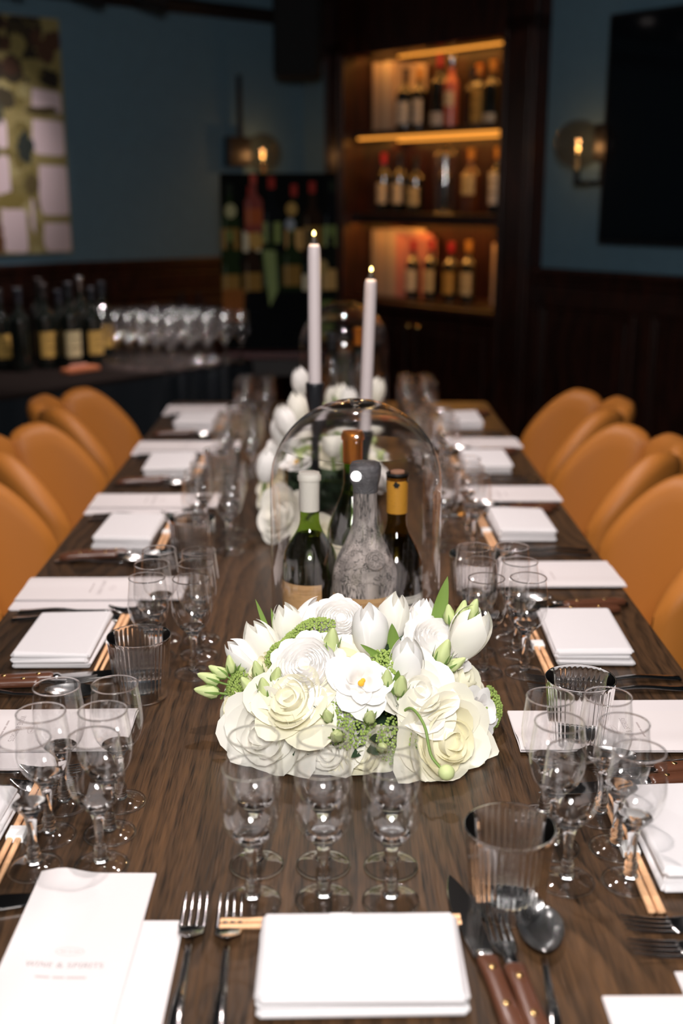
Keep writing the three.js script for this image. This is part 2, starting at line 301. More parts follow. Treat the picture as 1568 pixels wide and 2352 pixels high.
// ---------- television, wall lamps, loudspeaker, track light on the far walls
{
  const t = thing('television', 'large black flat television hanging on the right blue wall', 'television'); onB(t, 2.06 + 0.79, 1.66, 0);
  part('case', bx(1.58, 0.885, 0.045, 0, 0, 0.045, 0.006), M.black, t);
  part('tv_screen', bx(1.55, 0.855, 0.004, 0, 0, 0.069, 0.0015), M.screen, t);
  part('bracket', bx(0.4, 0.3, 0.022, 0, 0, 0.011, 0.002), M.black, t);
}
function sconce(label, place) {
  const s = thing('wall_sconce', label, 'wall lamp', 'smoked globe wall lamps'); place(s);
  part('back_plate', bx(0.14, 0.15, 0.05, 0, 0.02, 0.025, 0.006), M.iron, s);
  part('upright_bar', bx(0.022, 0.30, 0.022, 0.0, 0.24, 0.05, 0.004), M.iron, s);
  part('bracket', merge([bx(0.02, 0.02, 0.11, -0.05, -0.14, 0.075, 0.004), bx(0.02, 0.07, 0.02, -0.09, -0.115, 0.12, 0.004), bx(0.07, 0.02, 0.02, -0.06, -0.14, 0.12, 0.004), bx(0.02, 0.12, 0.02, -0.03, -0.09, 0.03, 0.004)]), M.iron, s);
  const off = s.userData.flip ? 1 : -1;
  part('globe', new THREE.SphereGeometry(0.098, 40, 28).translate(-0.09, 0.015, 0.12), M.smoke, s);
  part('socket', cyl(0.016, 0.013, 0.045, 16, -0.09, -0.085, 0.12), M.brass, s);
  const bulb = part('bulb', new THREE.SphereGeometry(0.02, 20, 16).scale(1, 1.5, 1).translate(-0.09, -0.005, 0.12), P({ color: lin(1, 0.95, 0.88), transmission: 1, thickness: 0, roughness: 0.04 }), s);
  part('filament', merge([new THREE.SphereGeometry(0.0062, 12, 10).translate(-0.09, -0.004, 0.12), new THREE.SphereGeometry(0.0030, 12, 10).translate(-0.09, 0.018, 0.12)]), S({ color: 0x000000, emissive: lin(1, 0.52, 0.14), emissiveIntensity: 14 }), bulb);
  s.updateMatrixWorld(true);
  const l = new THREE.PointLight(lin(1, 0.5, 0.18), 0.05); l.position.copy(s.localToWorld(V(-0.09, 0.003, 0.12))); l.castShadow = true; l.shadow.radius = 0.45; scene.add(l);
  return s;
}
sconce('smoked glass globe wall lamp on dark bracket beside the television', g => onB(g, 2.07, 1.60, 0));
sconce('smoked glass globe wall lamp above the bottle canvas in the corner', g => onA(g, 0.45, 1.61, 0)).children.forEach(ch => { if (['globe', 'bulb', 'socket', 'bracket'].includes(ch.name)) ch.position.x += 0.18; });
scene.children.filter(o => o.isPointLight).slice(-1)[0].position.copy(room(0.45 - 0.09, 0.12, 1.613));
{
  const s = thing('loudspeaker', 'black loudspeaker hanging in the far corner under the ceiling', 'loudspeaker');
  s.position.copy(room(0.285, 0.33, 2.17)); s.rotation.y = turnA - 0.75;
  part('cabinet', bx(0.23, 0.40, 0.2, 0, 0, 0, 0.03, 4), M.blackMatte, s);
  part('grille', bx(0.2, 0.36, 0.01, 0, 0, 0.102, 0.004), M.blackMatte, s);
  part('hanger', bx(0.04, 0.09, 0.04, 0, 0.22, -0.05, 0.004), M.black, s);
}
{
  const t = thing('track_light', 'black track light fixed above the left wall painting', 'track light'); onA(t, 1.42, 2.30, 0.34);
  part('rail', bx(1.0, 0.05, 0.06, 0.02, 0.035, 0, 0.006), M.black, t);
  for (const x of [-0.32, 0.05, 0.36]) part('spot_head', T(cyl(0.05, 0.042, 0.13, 20), x, -0.045, 0, 0, 0, Math.PI / 2.2), M.black, t);
  part('hanger', bx(0.05, 0.1, 0.05, 0, 0.07, 0, 0.004), M.black, t);
  part('spot_lamp', T(new THREE.CylinderGeometry(0.025, 0.025, 0.006, 18), -0.39, -0.03, 0.03, 0.6), S({ color: 0x000000, emissive: lin(1, 0.25, 0.06), emissiveIntensity: 1.2 }), t);
}
{ // second ceiling track, out of view, placed to light painting and bottles, with a narrow head for glass glints
  const t = thing('unseen_ceiling_track', 'unseen black ceiling track, three spot heads placed to light painting, bottles and sideboard glasses', 'track light');
  for (const [a, b, ta, tb, ty, I, ang] of [[1.90, 1.15, 1.92, 0, 1.60, PAINT_SPOT, 0.40], [1.80, 1.45, 2.0, 1.0, 0.78, SIDE_SPOT, 0.5], [1.35, 1.30, 1.58, 1.20, 0.86, GLASS_SPOT, 0.19]]) {
    const p = room(a, b, CEIL - 0.15), q = room(ta, tb, ty), d = q.clone().sub(p).normalize(), g = new THREE.Object3D(); aim(g, p.x, p.y, p.z, d.clone().negate()); g.updateMatrix();
    part('spot_head', cyl(0.034, 0.03, 0.1, 20).applyMatrix4(g.matrix), M.black, t);
    part('spot_stem', cyl(0.008, 0.008, 0.09, 10, p.x - d.x * 0.09, CEIL - 0.09, p.z - d.z * 0.09), M.black, t);
    part('spot_lamp', new THREE.CylinderGeometry(0.026, 0.026, 0.004, 20).translate(0, -0.003, 0).applyMatrix4(g.matrix), S({ color: 0xffffff, emissive: lin(1, 0.85, 0.8), emissiveIntensity: 6 }), t);
    const l = p.clone().addScaledVector(d, 0.02); spot(l.x, l.y, l.z, q.x, q.y, q.z, I, ang, lin(1, 0.86, 0.85), 1.4);
  }
  const m = room(1.65, 1.25); const rl = part('rail', bx(1.2, 0.03, 0.035, 0, CEIL - 0.015, 0, 0.004), M.black, t); rl.position.set(m.x, 0, m.z); rl.rotation.y = turnA + 0.78;
}
// ---------- pictures
{
  const art = canvasTex(1024, 860, (c, w, h) => {
    const r = rng(5); c.fillStyle = '#8d8250'; c.fillRect(0, 0, w, h);
    const blob = (x, y, rx, ry, col) => { c.fillStyle = col; c.beginPath(); for (let k = 0; k <= 24; k++) { const a = k / 24 * 6.283, m = 0.78 + 0.44 * r(); c.lineTo(x + Math.cos(a) * rx * m, y + Math.sin(a) * ry * m); } c.closePath(); c.fill(); };
    const T3 = 341;
    for (let X = w - T3; X > -T3; X -= T3) {       // vine over pale panes, foliage above
      const px = (q) => X + q * T3, py = (q) => q * h;
      for (let k = 0; k < 40; k++) blob(px(0.25 + 0.4 * r()), py(0.26 + 0.74 * r()), 16 + 20 * r(), 18 + 26 * r(), ['#7d7340', '#a39a68', '#8d8250', '#6d6231'][Math.floor(r() * 4)]);
      for (const [a, b, q, e, tl] of [[0.60, 0.97, 0.285, 0.40, 26], [0.58, 0.98, 0.42, 0.575, 8], [0.62, 0.99, 0.615, 0.835, 4], [0.64, 0.99, 0.865, 0.995, 4], [-0.02, 0.16, 0.25, 0.385, 20], [0.10, 0.30, 0.42, 0.55, 10], [-0.02, 0.30, 0.585, 0.74, -12], [0.14, 0.46, 0.80, 0.995, 8], [0.50, 0.56, 0.75, 0.92, 10]]) {
        c.fillStyle = '#d8c6ca'; c.beginPath(); c.moveTo(px(a) + 10, py(q) + tl * 0.2); c.lineTo(px(b) - 12, py(q) + tl * 0.6); c.quadraticCurveTo(px(b), py(q) + tl, px(b), py(q) + 26); c.lineTo(px(b), py(e) - 12); c.quadraticCurveTo(px(b) - 4, py(e), px(b) - 20, py(e)); c.lineTo(px(a) + 24, py(e) - tl * 0.5); c.quadraticCurveTo(px(a), py(e) - 12, px(a) + 4, py((q + e) / 2)); c.closePath(); c.fill();
      }
      for (let k = 0; k < 44; k++) blob(px(r() * 0.97), py(0.25 * r()), 22 + 30 * r(), 18 + 26 * r(), ['#241d12', '#332a16', '#5c5229', '#1c1710', '#4a2f1d', '#8a7f4a'][Math.floor(r() * 6)]);
      for (const [a, q, rx, ry, col] of [[0.30, 0.34, 40, 40, '#39321a'], [0.72, 0.385, 70, 16, '#4c4220'], [0.20, 0.40, 26, 46, '#3b3f30'], [0.05, 0.46, 30, 60, '#4a4c3c'], [0.50, 0.545, 34, 60, '#1f2a24'], [0.10, 0.56, 34, 40, '#565238'], [0.55, 0.70, 30, 40, '#574d2a'], [0.05, 0.90, 40, 110, '#5f3d1e'], [0.30, 0.77, 60, 30, '#7b6f36']]) blob(px(a), py(q), rx, ry, col);
    }
  });
  const p = thing('wall_painting', 'large vine painting in olive and white hanging on the left blue wall', 'painting'); onA(p, 2.035, 1.665, 0);
  part('canvas', bx(1.23, 1.03, 0.03, 0, 0, 0.02, 0.002), S({ color: lin(0.55, 0.5, 0.47), roughness: 0.8 }), p);
  part('picture', new THREE.PlaneGeometry(1.226, 1.026).translate(0, 0, 0.0362), S({ map: art, roughness: 0.7 }), p);
}
{
  const art = canvasTex(700, 1060, (c, w, h) => {
    const r = rng(8); c.fillStyle = '#060807'; c.fillRect(0, 0, w, h);
    const bottle = (x, y, bw, bh, col, lab, cap) => {
      c.fillStyle = col; c.beginPath(); c.moveTo(x - bw * 0.16, y); c.lineTo(x + bw * 0.16, y); c.lineTo(x + bw * 0.17, y + bh * 0.28); c.bezierCurveTo(x + bw * 0.2, y + bh * 0.38, x + bw / 2, y + bh * 0.38, x + bw / 2, y + bh * 0.5); c.lineTo(x + bw / 2, y + bh); c.lineTo(x - bw / 2, y + bh); c.lineTo(x - bw / 2, y + bh * 0.5); c.bezierCurveTo(x - bw / 2, y + bh * 0.38, x - bw * 0.2, y + bh * 0.38, x - bw * 0.17, y + bh * 0.28); c.fill();
      c.fillStyle = cap; c.fillRect(x - bw * 0.17, y - 4, bw * 0.34, bh * 0.15); c.fillStyle = lab; c.fillRect(x - bw * 0.46, y + bh * 0.58, bw * 0.92, bh * 0.28);
      c.fillStyle = 'rgba(190,200,205,0.35)'; c.fillRect(x - bw * 0.3, y + bh * 0.45, bw * 0.06, bh * 0.4);
    };
    const caps = ['#8f2f28', '#b57f2a', '#20261f', '#c4a35a', '#5b6a3a'], labs = ['#b9935a', '#79864e', '#c0b497', '#80622f', '#2c3528'];
    for (let row = 0; row < 2; row++) for (let k = 0; k < 6; k++) bottle(50 + k * 122 + 30 * r(), 20 + row * 260 + 70 * r(), 118, 450, ['#10150f', '#1d2a14', '#0c0f12', '#26180e'][Math.floor(r() * 4)], labs[Math.floor(r() * 5)], caps[Math.floor(r() * 5)]);
    bottle(200, 10, 110, 340, '#7a3b34', '#9a4f2c', '#a8483c');
    c.fillStyle = '#05070a'; c.fillRect(150, 700, 400, 360);
    for (const [x, y, rr, col] of [[210, 400, 44, '#a98648'], [430, 210, 34, '#a5854a'], [420, 300, 30, '#8d949c'], [610, 560, 40, '#9a8352'], [60, 220, 36, '#9c9872']]) { c.fillStyle = col; c.beginPath(); c.ellipse(x, y, rr, rr * 1.2, 0, 0, 7); c.fill(); }
    c.fillStyle = '#5d6b3a'; c.fillRect(570, 760, 110, 240); c.fillStyle = '#7a4a22'; c.fillRect(0, 690, 130, 200); c.fillStyle = '#7b8a58'; c.beginPath(); c.moveTo(250, 450); c.lineTo(330, 460); c.lineTo(340, 700); c.lineTo(290, 800); c.fill();
  });
  const p = thing('bottle_canvas', 'dark canvas print of wine bottles propped up on the console in the corner', 'canvas print');
  p.position.set(-0.219, 0.7685, -5.0); p.rotation.set(-0.06, 0.04, 0, 'YXZ');
  part('canvas', bx(0.49, 0.735, 0.03, 0, 0.3675, -0.016, 0.002), S({ color: lin(0.02, 0.018, 0.015), roughness: 0.8 }), p);
  part('picture', new THREE.PlaneGeometry(0.487, 0.732).translate(0, 0.3675, 0.0006), P({ map: art, roughness: 0.9, specularIntensity: 0.25 }), p);
  part('easel_strut', T(bx(0.03, 0.55, 0.015, 0, 0.28, 0), 0, 0, -0.085, 0.10), M.blackWood, p);
  const c = thing('console_table', 'dark red-brown console table in the corner behind the dining table', 'console table'); c.position.set(-0.135, 0, -5.08);
  part('top', bx(0.62, 0.03, 0.34, 0, 0.753, 0, 0.006), S({ color: lin(0.06, 0.012, 0.012), roughness: 0.35 }), c);
  part('apron', bx(0.56, 0.08, 0.28, 0, 0.70, 0, 0.004), M.blackWood, c);
  for (const x of [-0.27, 0.27]) for (const z of [-0.13, 0.13]) part('leg', bx(0.04, 0.66, 0.04, x, 0.33, z, 0.004), M.blackWood, c);
}

// ---------- bottles
function labelArc(r, y0, y1, arc, turn = 0) { return new THREE.CylinderGeometry(r, r, y1 - y0, 20, 1, true, -arc / 2 + turn, arc).translate(0, (y0 + y1) / 2, 0); }
function bottle(o) {
  const { H = 0.3, R = 0.038, rn = 0.0145, sh = 0.6, nk = 0.76, label, category = 'bottle', group, mat = M.darkGlass, cap = M.redFoil, lab = labelMats[0], capY = 0.83, seg = 26, l0 = 0.14, l1 = 0.44, wine, cork } = o;
  const g = thing(o.name ?? 'wine_bottle', label, category, group);
  const ys = sh * H, yn = nk * H, prof = [[0, 0.004], [R * 0.8, 0.001], [R * 0.97, 0.003], [R, 0.009], [R, ys * 0.6], [R, ys]];
  for (let k = 1; k <= 8; k++) { const t = k / 8, e = 0.5 - 0.5 * Math.cos(Math.PI * t); prof.push([R + (rn - R) * e, ys + (yn - ys) * t]); }
  prof.push([rn * 0.97, H * 0.92], [rn * 0.97, H * 0.955], [rn * 1.15, H * 0.96], [rn * 1.15, H * 0.985], [rn * 1.02, H * 0.99], [rn * 1.02, H], [rn * 0.7, H], [rn * 0.7, H * 0.97], [0, H * 0.97]);
  part('glass', lathe(prof, seg), mat, g);
  if (wine) { const q = prof.filter(p => p[1] < wine * H && p[1] >= 0.003).map(p => [Math.max(0, p[0] - 0.0025), p[1] + 0.001]); q.unshift([0, 0.003]); const last = q[q.length - 1]; q.push([0, last[1]]); part('wine', lathe(q, seg), M.wine, g); }
  if (cap) part('capsule', lathe([[rn * 1.03, H * capY], [rn * 1.06, H * 0.955], [rn * 1.22, H * 0.96], [rn * 1.22, H * 0.987], [rn * 1.08, H * 0.992], [rn * 1.05, H * 1.003], [0, H * 1.004]], seg), cap, g);
  if (lab) part('label', labelArc(R + 0.0006, l0 * H, l1 * H, 2.3), lab, g);
  return g;
}
// ---------- glassware
const wineGlassGeo = {
  foot: lathe([[0.0070, 0.0110], [0.0095, 0.0080], [0.0125, 0.0060], [0.020, 0.0040], [0.0270, 0.0026], [0.0276, 0.0014]], 40),
  footRim: new THREE.TorusGeometry(0.0268, 0.0014, 8, 48).rotateX(Math.PI / 2).translate(0, 0.0015, 0),
  stem: lathe([[0, 0.0040], [0.0040, 0.0046], [0.0070, 0.0068], [0.0080, 0.0092], [0.0066, 0.0120], [0.0062, 0.0150], [0.0074, 0.0185], [0.0074, 0.0210], [0.0056, 0.0245], [0.0046, 0.031], [0.0046, 0.042], [0.0053, 0.052], [0.0070, 0.060], [0.0108, 0.0655], [0.0150, 0.0700], [0.0178, 0.0728], [0.0174, 0.0733], [0.0140, 0.0728], [0.0095, 0.0722], [0.004, 0.0716], [0, 0.0715]], 44),
  bowl: lathe([[0.0176, 0.0729], [0.0206, 0.0762], [0.0236, 0.0808], [0.0262, 0.0865], [0.0280, 0.0932], [0.0290, 0.1000], [0.0290, 0.107], [0.0281, 0.118], [0.0266, 0.131], [0.0250, 0.1440]], 44),
  rim: new THREE.TorusGeometry(0.0250, 0.0009, 8, 48).rotateX(Math.PI / 2).translate(0, 0.144, 0),
};
function wineGlass(label, group) {
  const g = thing('wine_glass', label, 'wine glass', group);
  part('stem', wineGlassGeo.stem, M.solid, g); const ft = part('foot', wineGlassGeo.foot, M.thin, g); part('foot_edge', wineGlassGeo.footRim, M.solid, ft); part('bowl', wineGlassGeo.bowl, M.thin, g); part('rim', wineGlassGeo.rim, M.solid, g);
  return g;
}
const fluteR = (y) => 0.0348 + 0.0085 * (y / 0.09);
const waterGeo = (() => {                      // thick-walled tumbler: flutes pressed into the outside, inside smooth, heavy base
  const prof = [[0, 0.0008, 0], [0.020, 0.0006, 0], [0.031, 0.0004, 0], [0.0342, 0.0018, 0], [0.0351, 0.006, 0], [0.0354, 0.0115, 0], [0.0357, 0.0135, 0.2], [0.0362, 0.017, 1]];
  for (let k = 1; k <= 6; k++) prof.push([fluteR(0.017 + k / 6 * 0.066), 0.017 + k / 6 * 0.066, 1]);
  prof.push([fluteR(0.0855), 0.0855, 0.1], [fluteR(0.0892), 0.0892, 0], [fluteR(0.09) - 0.0008, 0.0902, 0], [fluteR(0.09) - 0.0018, 0.0896, 0], [fluteR(0.08) - 0.0021, 0.080, 0], [fluteR(0.05) - 0.0023, 0.05, 0], [fluteR(0.02) - 0.0026, 0.02, 0], [0.0300, 0.0138, 0], [0.018, 0.0124, 0], [0, 0.012, 0]);
  const nv = prof.length - 1;
  return { body: grid(240, nv, (u, v) => { const a = u * 2 * Math.PI, [r0, y, f] = prof[Math.round(v * nv)], r = r0 - 0.0010 * f * (1 - Math.abs(Math.sin(a * 20))); return [r * Math.cos(a), y, r * Math.sin(a)]; }) };
})();
function waterGlass(label) {
  const g = thing('water_glass', label, 'tumbler', 'fluted water tumblers');
  part('fluted_body', waterGeo.body, M.pressed, g);
  return g;
}
// ---------- cutlery (tip towards -z, heel at +z)
const cut = {};
{
  const hand = (z0, z1, w0, w1, y) => { const p = []; for (let k = 0; k <= 14; k++) { const t = k / 14; p.push([0, y + 0.009 * Math.sin(Math.PI * Math.min(1, (1 - t) * 1.6)) * (1 - t) , z0 + (z1 - z0) * t, w0 + (w1 - w0) * t ** 1.6, 0.0014 + 0.0006 * Math.sin(Math.PI * t)]); } return p; };
  cut.forkHandle = merge([ribbon(hand(-0.045, 0.1, 0.003, 0.0085, 0.004)), ribbon([[0, 0.0125, -0.046, 0.003, 0.0016], [0, 0.0085, -0.053, 0.007, 0.0013], [0, 0.0055, -0.060, 0.0122, 0.0011], [0, 0.0042, -0.068, 0.0128, 0.001], [0, 0.004, -0.073, 0.0126, 0.001]])]);
  cut.tine = [-1.5, -0.5, 0.5, 1.5].map(k => ribbon([[k * 0.0070, 0.004, -0.072, 0.0026, 0.001], [k * 0.0070, 0.0045, -0.085, 0.0021, 0.001], [k * 0.0069, 0.0068, -0.105, 0.0016, 0.0009], [k * 0.0067, 0.0098, -0.119, 0.0007, 0.0006]]));
  cut.spoonHandle = ribbon(hand(-0.028, 0.1, 0.003, 0.0085, 0.004));
  cut.spoonBowl = (() => { const f = (off) => grid(20, 14, (u, v) => { const a = u * 2 * Math.PI, r = v, L = 0.036, Wd = 0.0215 * (1 + 0.14 * -Math.cos(a)); const x = Math.sin(a) * Wd * r, z = -0.062 + Math.cos(a) * L * r; const d = 1 - r ** 3.2; return [x, 0.0128 - 0.0108 * d - off, z]; }); return merge([f(0), f(0.0012), ribbon([[0, 0.0125, -0.03, 0.0032, 0.0014], [0, 0.012, -0.027, 0.003, 0.0014]])]); })();
  const b = new THREE.Shape(); b.moveTo(0.009, 0.01); b.lineTo(0.0095, -0.06); b.quadraticCurveTo(0.008, -0.10, -0.004, -0.126); b.quadraticCurveTo(-0.0145, -0.10, -0.014, -0.06); b.lineTo(-0.010, 0.0); b.lineTo(-0.006, 0.01); b.closePath();
  cut.blade = new THREE.ExtrudeGeometry(b, { depth: 0.0012, bevelEnabled: true, bevelSize: 0.0006, bevelThickness: 0.0004, bevelSegments: 1, curveSegments: 14 }).rotateX(Math.PI / 2).translate(0, 0.006, 0);
  cut.scale = ribbon([[0, 0.0065, 0.006, 0.0085, 0.004], [0, 0.0075, 0.012, 0.0098, 0.0058], [0, 0.0078, 0.04, 0.0088, 0.006], [0, 0.0078, 0.07, 0.0095, 0.006], [0.001, 0.0078, 0.095, 0.0108, 0.006], [0.0015, 0.0072, 0.108, 0.0085, 0.0052], [0.0015, 0.0065, 0.112, 0.005, 0.003]], 12);
  cut.rivet = [0.028, 0.075].map(z => new THREE.SphereGeometry(0.0035, 14, 8).scale(1, 0.35, 1).translate(0, 0.0138, z));
  cut.bolster = ribbon([[0, 0.006, -0.004, 0.0075, 0.002], [0, 0.0068, 0.002, 0.0085, 0.0044], [0, 0.0068, 0.008, 0.0086, 0.0044]], 12);
}
function fork(label, group) { const g = thing('dinner_fork', label, 'fork', group); part('handle', cut.forkHandle, M.steel, g); for (const t of cut.tine) part('tine', t, M.steel, g); return g; }
function spoon(label, group) { const g = thing('table_spoon', label, 'spoon', group); part('handle', cut.spoonHandle, M.steel, g); part('bowl', cut.spoonBowl, M.softSteel, g); return g; }
function steakKnife(label, group) { const g = thing('steak_knife', label, 'knife', group); part('blade', cut.blade, M.steel, g); part('bolster', cut.bolster, M.steel, g); const h = part('handle', cut.scale, M.rosewood, g); for (const r of cut.rivet) part('rivet', r, M.brass, h); return g; }
function steakFork(label, group) {
  const g = thing('steak_fork', label, 'fork', group);
  part('head', merge([ribbon([[0, 0.007, 0.006, 0.0065, 0.002], [0, 0.0075, -0.006, 0.0055, 0.0018], [0, 0.006, -0.016, 0.010, 0.0014], [0, 0.005, -0.026, 0.0115, 0.0012], [0, 0.005, -0.03, 0.0113, 0.0012]])]), M.steel, g);
  for (const k of [-1.5, -0.5, 0.5, 1.5]) part('tine', ribbon([[k * 0.0062, 0.005, -0.029, 0.0022, 0.0012], [k * 0.0062, 0.006, -0.045, 0.0018, 0.0011], [k * 0.006, 0.010, -0.072, 0.0007, 0.0006]]), M.steel, g);
  const h = part('handle', cut.scale, M.rosewood, g); for (const r of cut.rivet) part('rivet', r, M.brass, h); return g;
}
// ---------- napkin, chopsticks, menu
function softSlab(w, h, d, y, seed, top) {      // one padded fold of cloth: rounded in plan, wavy at the edges, sinking towards its corners
  const g = new RoundedBoxGeometry(w, h, d, 9, h * 0.49);
  return displace(g, (x, yy, z) => {
    const rc = 0.013, ex = Math.abs(x) - (w / 2 - rc), ez = Math.abs(z) - (d / 2 - rc); if (ex > 0 && ez > 0) { const q = Math.hypot(ex, ez), m = Math.max(ex, ez) / q; x = Math.sign(x) * (w / 2 - rc + ex * m); z = Math.sign(z) * (d / 2 - rc + ez * m); }
    const rim = Math.max(Math.abs(x) / (w / 2), Math.abs(z) / (d / 2)), edge = Math.max(0, (rim - 0.72) / 0.28) ** 2;
    const wave = 0.0030 * n3(x * 14 + seed, 1, z * 14) + 0.0012 * n3(x * 34 + seed, 2, z * 34), sag = top ? 0.0035 * edge : 0.0008 * edge;
    return [x + 0.0030 * edge * n3(z * 26, yy * 90, seed), yy + y + (yy > 0 ? (top ? wave - sag : 0.3 * wave) : 0.25 * wave), z + 0.0030 * edge * n3(x * 26, yy * 90, seed + 5)];
  });
}
function napkinGeos(seed) { const r = rng(seed), out = []; [[0.0095, 0.0060, 0.182, 0.118], [0.0090, 0.0138, 0.180, 0.116], [0.0115, 0.0222, 0.181, 0.117]].forEach(([h, y, w, d], k) => out.push(metreUV(softSlab(w, h, d, y, seed + k * 3, k === 2).translate((r() - 0.5) * 0.006, 0, (r() - 0.5) * 0.005)))); return out; }
const napkinSets = [21, 22, 23, 24].map(napkinGeos);
function napkin(label, v) { const g = thing('napkin', label, 'napkin', 'folded white napkins'); for (const q of napkinSets[v % 4]) part('fold', q, M.linen, g); return g; }
const stickGeo = (() => { const g = ribbon([[-0.1125, 0.004, 0, 0, 0], [0, 0, 0, 0, 0]].slice(0, 0).concat([[0, 0.0042, -0.1125, 0.0022, 0.0020], [0, 0.0042, -0.05, 0.0030, 0.0028], [0, 0.0042, 0.1125, 0.0040, 0.0034]]), 8); return metreUV(g, 12, 1); })();
const bandGeo = bx(0.0182, 0.0086, 0.022, 0, 0.0044, 0, 0.001);
function chopsticks(label) {
  const g = thing('chopsticks', label, 'chopsticks', 'bamboo chopsticks in paper bands');
  for (const s of [-1, 1]) { const m = part('stick', stickGeo, M.bamboo, g); m.position.x = s * 0.0045; }
  part('paper_band', bandGeo, M.band, g); return g;
}
const menuPrint = S({
  roughness: 0.7, map: canvasTex(560, 1360, (c, w, h) => {
    c.fillStyle = '#d8d1d0'; c.fillRect(0, 0, w, h); c.fillStyle = c.strokeStyle = '#b8adac';
    c.lineWidth = 4; c.beginPath(); c.ellipse(w / 2, 610, 62, 26, 0, 0, 7); c.stroke(); c.textAlign = 'center';
    for (const [x, ww] of [[-44, 30], [-8, 18], [14, 32]]) c.fillRect(w / 2 + x, 606, ww, 8);
    c.fillStyle = '#94898a'; c.font = '48px sans-serif'; c.fillText('WINE & SPIRITS', w / 2, 720);
    c.fillStyle = '#d8cfcd'; c.fillRect(60, 748, w - 120, 2); c.fillStyle = '#b0a5a4'; for (const [x, ww] of [[-110, 62], [-36, 52], [24, 86]]) c.fillRect(w / 2 + x, 778, ww, 12);
  }) });
const bend = (x, z, lift) => lift * Math.exp(-(((x + 0.035) / 0.02) ** 2)) * (0.35 + 0.65 * Math.max(0, -z / 0.14)) + 0.0008;
function leafGeo(w, l, y, lift) { return displace(new THREE.BoxGeometry(w, 0.0007, l, 14, 1, 14), (x, yy, z) => [x, yy + y + bend(x, z, lift), z]); }
const menuGeo = { lower: leafGeo(0.115, 0.28, 0.0012, 0.002), upper: leafGeo(0.114, 0.279, 0.0026, 0.006), print: displace(new THREE.PlaneGeometry(0.113, 0.278, 14, 14).rotateX(-Math.PI / 2), (x, y, z) => [x, y + 0.0031 + bend(x, z, 0.006), z]), insert: leafGeo(0.115, 0.205, 0, 0), insert2: leafGeo(0.115, 0.205, 0.0012, 0).translate(-0.002, 0, 0.003) };
function menuCard(label) { const g = thing('menu_card', label, 'menu', 'tall white menu booklets'); part('back_cover', menuGeo.lower, M.paper, g); part('front_cover', menuGeo.upper, M.paper, g); part('cover_print', menuGeo.print, menuPrint, g); return g; }
function menuInsert(label) { const g = thing('menu_insert', label, 'menu sheet', 'white sheets under the menus'); part('sheet', menuGeo.insert, M.paper, g); part('sheet', menuGeo.insert2, M.paper, g); return g; }

// ---------- the eleven place settings
const GY = TT + 0.0003;
const seats = [{ name: 'the near head setting', rot: 0, at: [0.04, -0.74], gs: [-0.103, -0.033, 0.034], gd: [0.239, 0.301] }];
const ord = ['first', 'second', 'third', 'fourth', 'fifth'];
[-1.08, -1.63, -2.22, -2.81, -3.38].forEach((z, i) => seats.push({ name: `the ${ord[i]} setting on the left`, side: -1, rot: -Math.PI / 2, at: [XL, z], gs: i ? [-0.034, 0.03, 0.096] : [-0.087, -0.02, 0.04], gd: i ? [0.273, 0.336] : [0.234, 0.298] }));
[-1.08, -1.645, -2.26, -2.84, -3.40].forEach((z, i) => seats.push({ name: `the ${ord[i]} setting on the right`, side: 1, rot: Math.PI / 2, at: [XR, z], gs: i ? [-0.114, -0.036, 0.034] : [-0.07, -0.008, 0.053], gd: i ? [0.237, 0.297] : [0.213, 0.276] }));
const proto = {};
function put(kind, make, label, seat, s, d, y = GY, turn = 0) {
  let o; if (!proto[kind]) o = proto[kind] = make(label); else o = copyOf(proto[kind], label);
  const c = Math.cos(seat.rot), sn = Math.sin(seat.rot), lx = s, lz = -d;
  o.position.set(seat.at[0] + lx * c + lz * sn, y, seat.at[1] - lx * sn + lz * c); o.rotation.y = seat.rot + turn; return o;
}
const jr = rng(404), jit = (a) => (jr() - 0.5) * 2 * a;
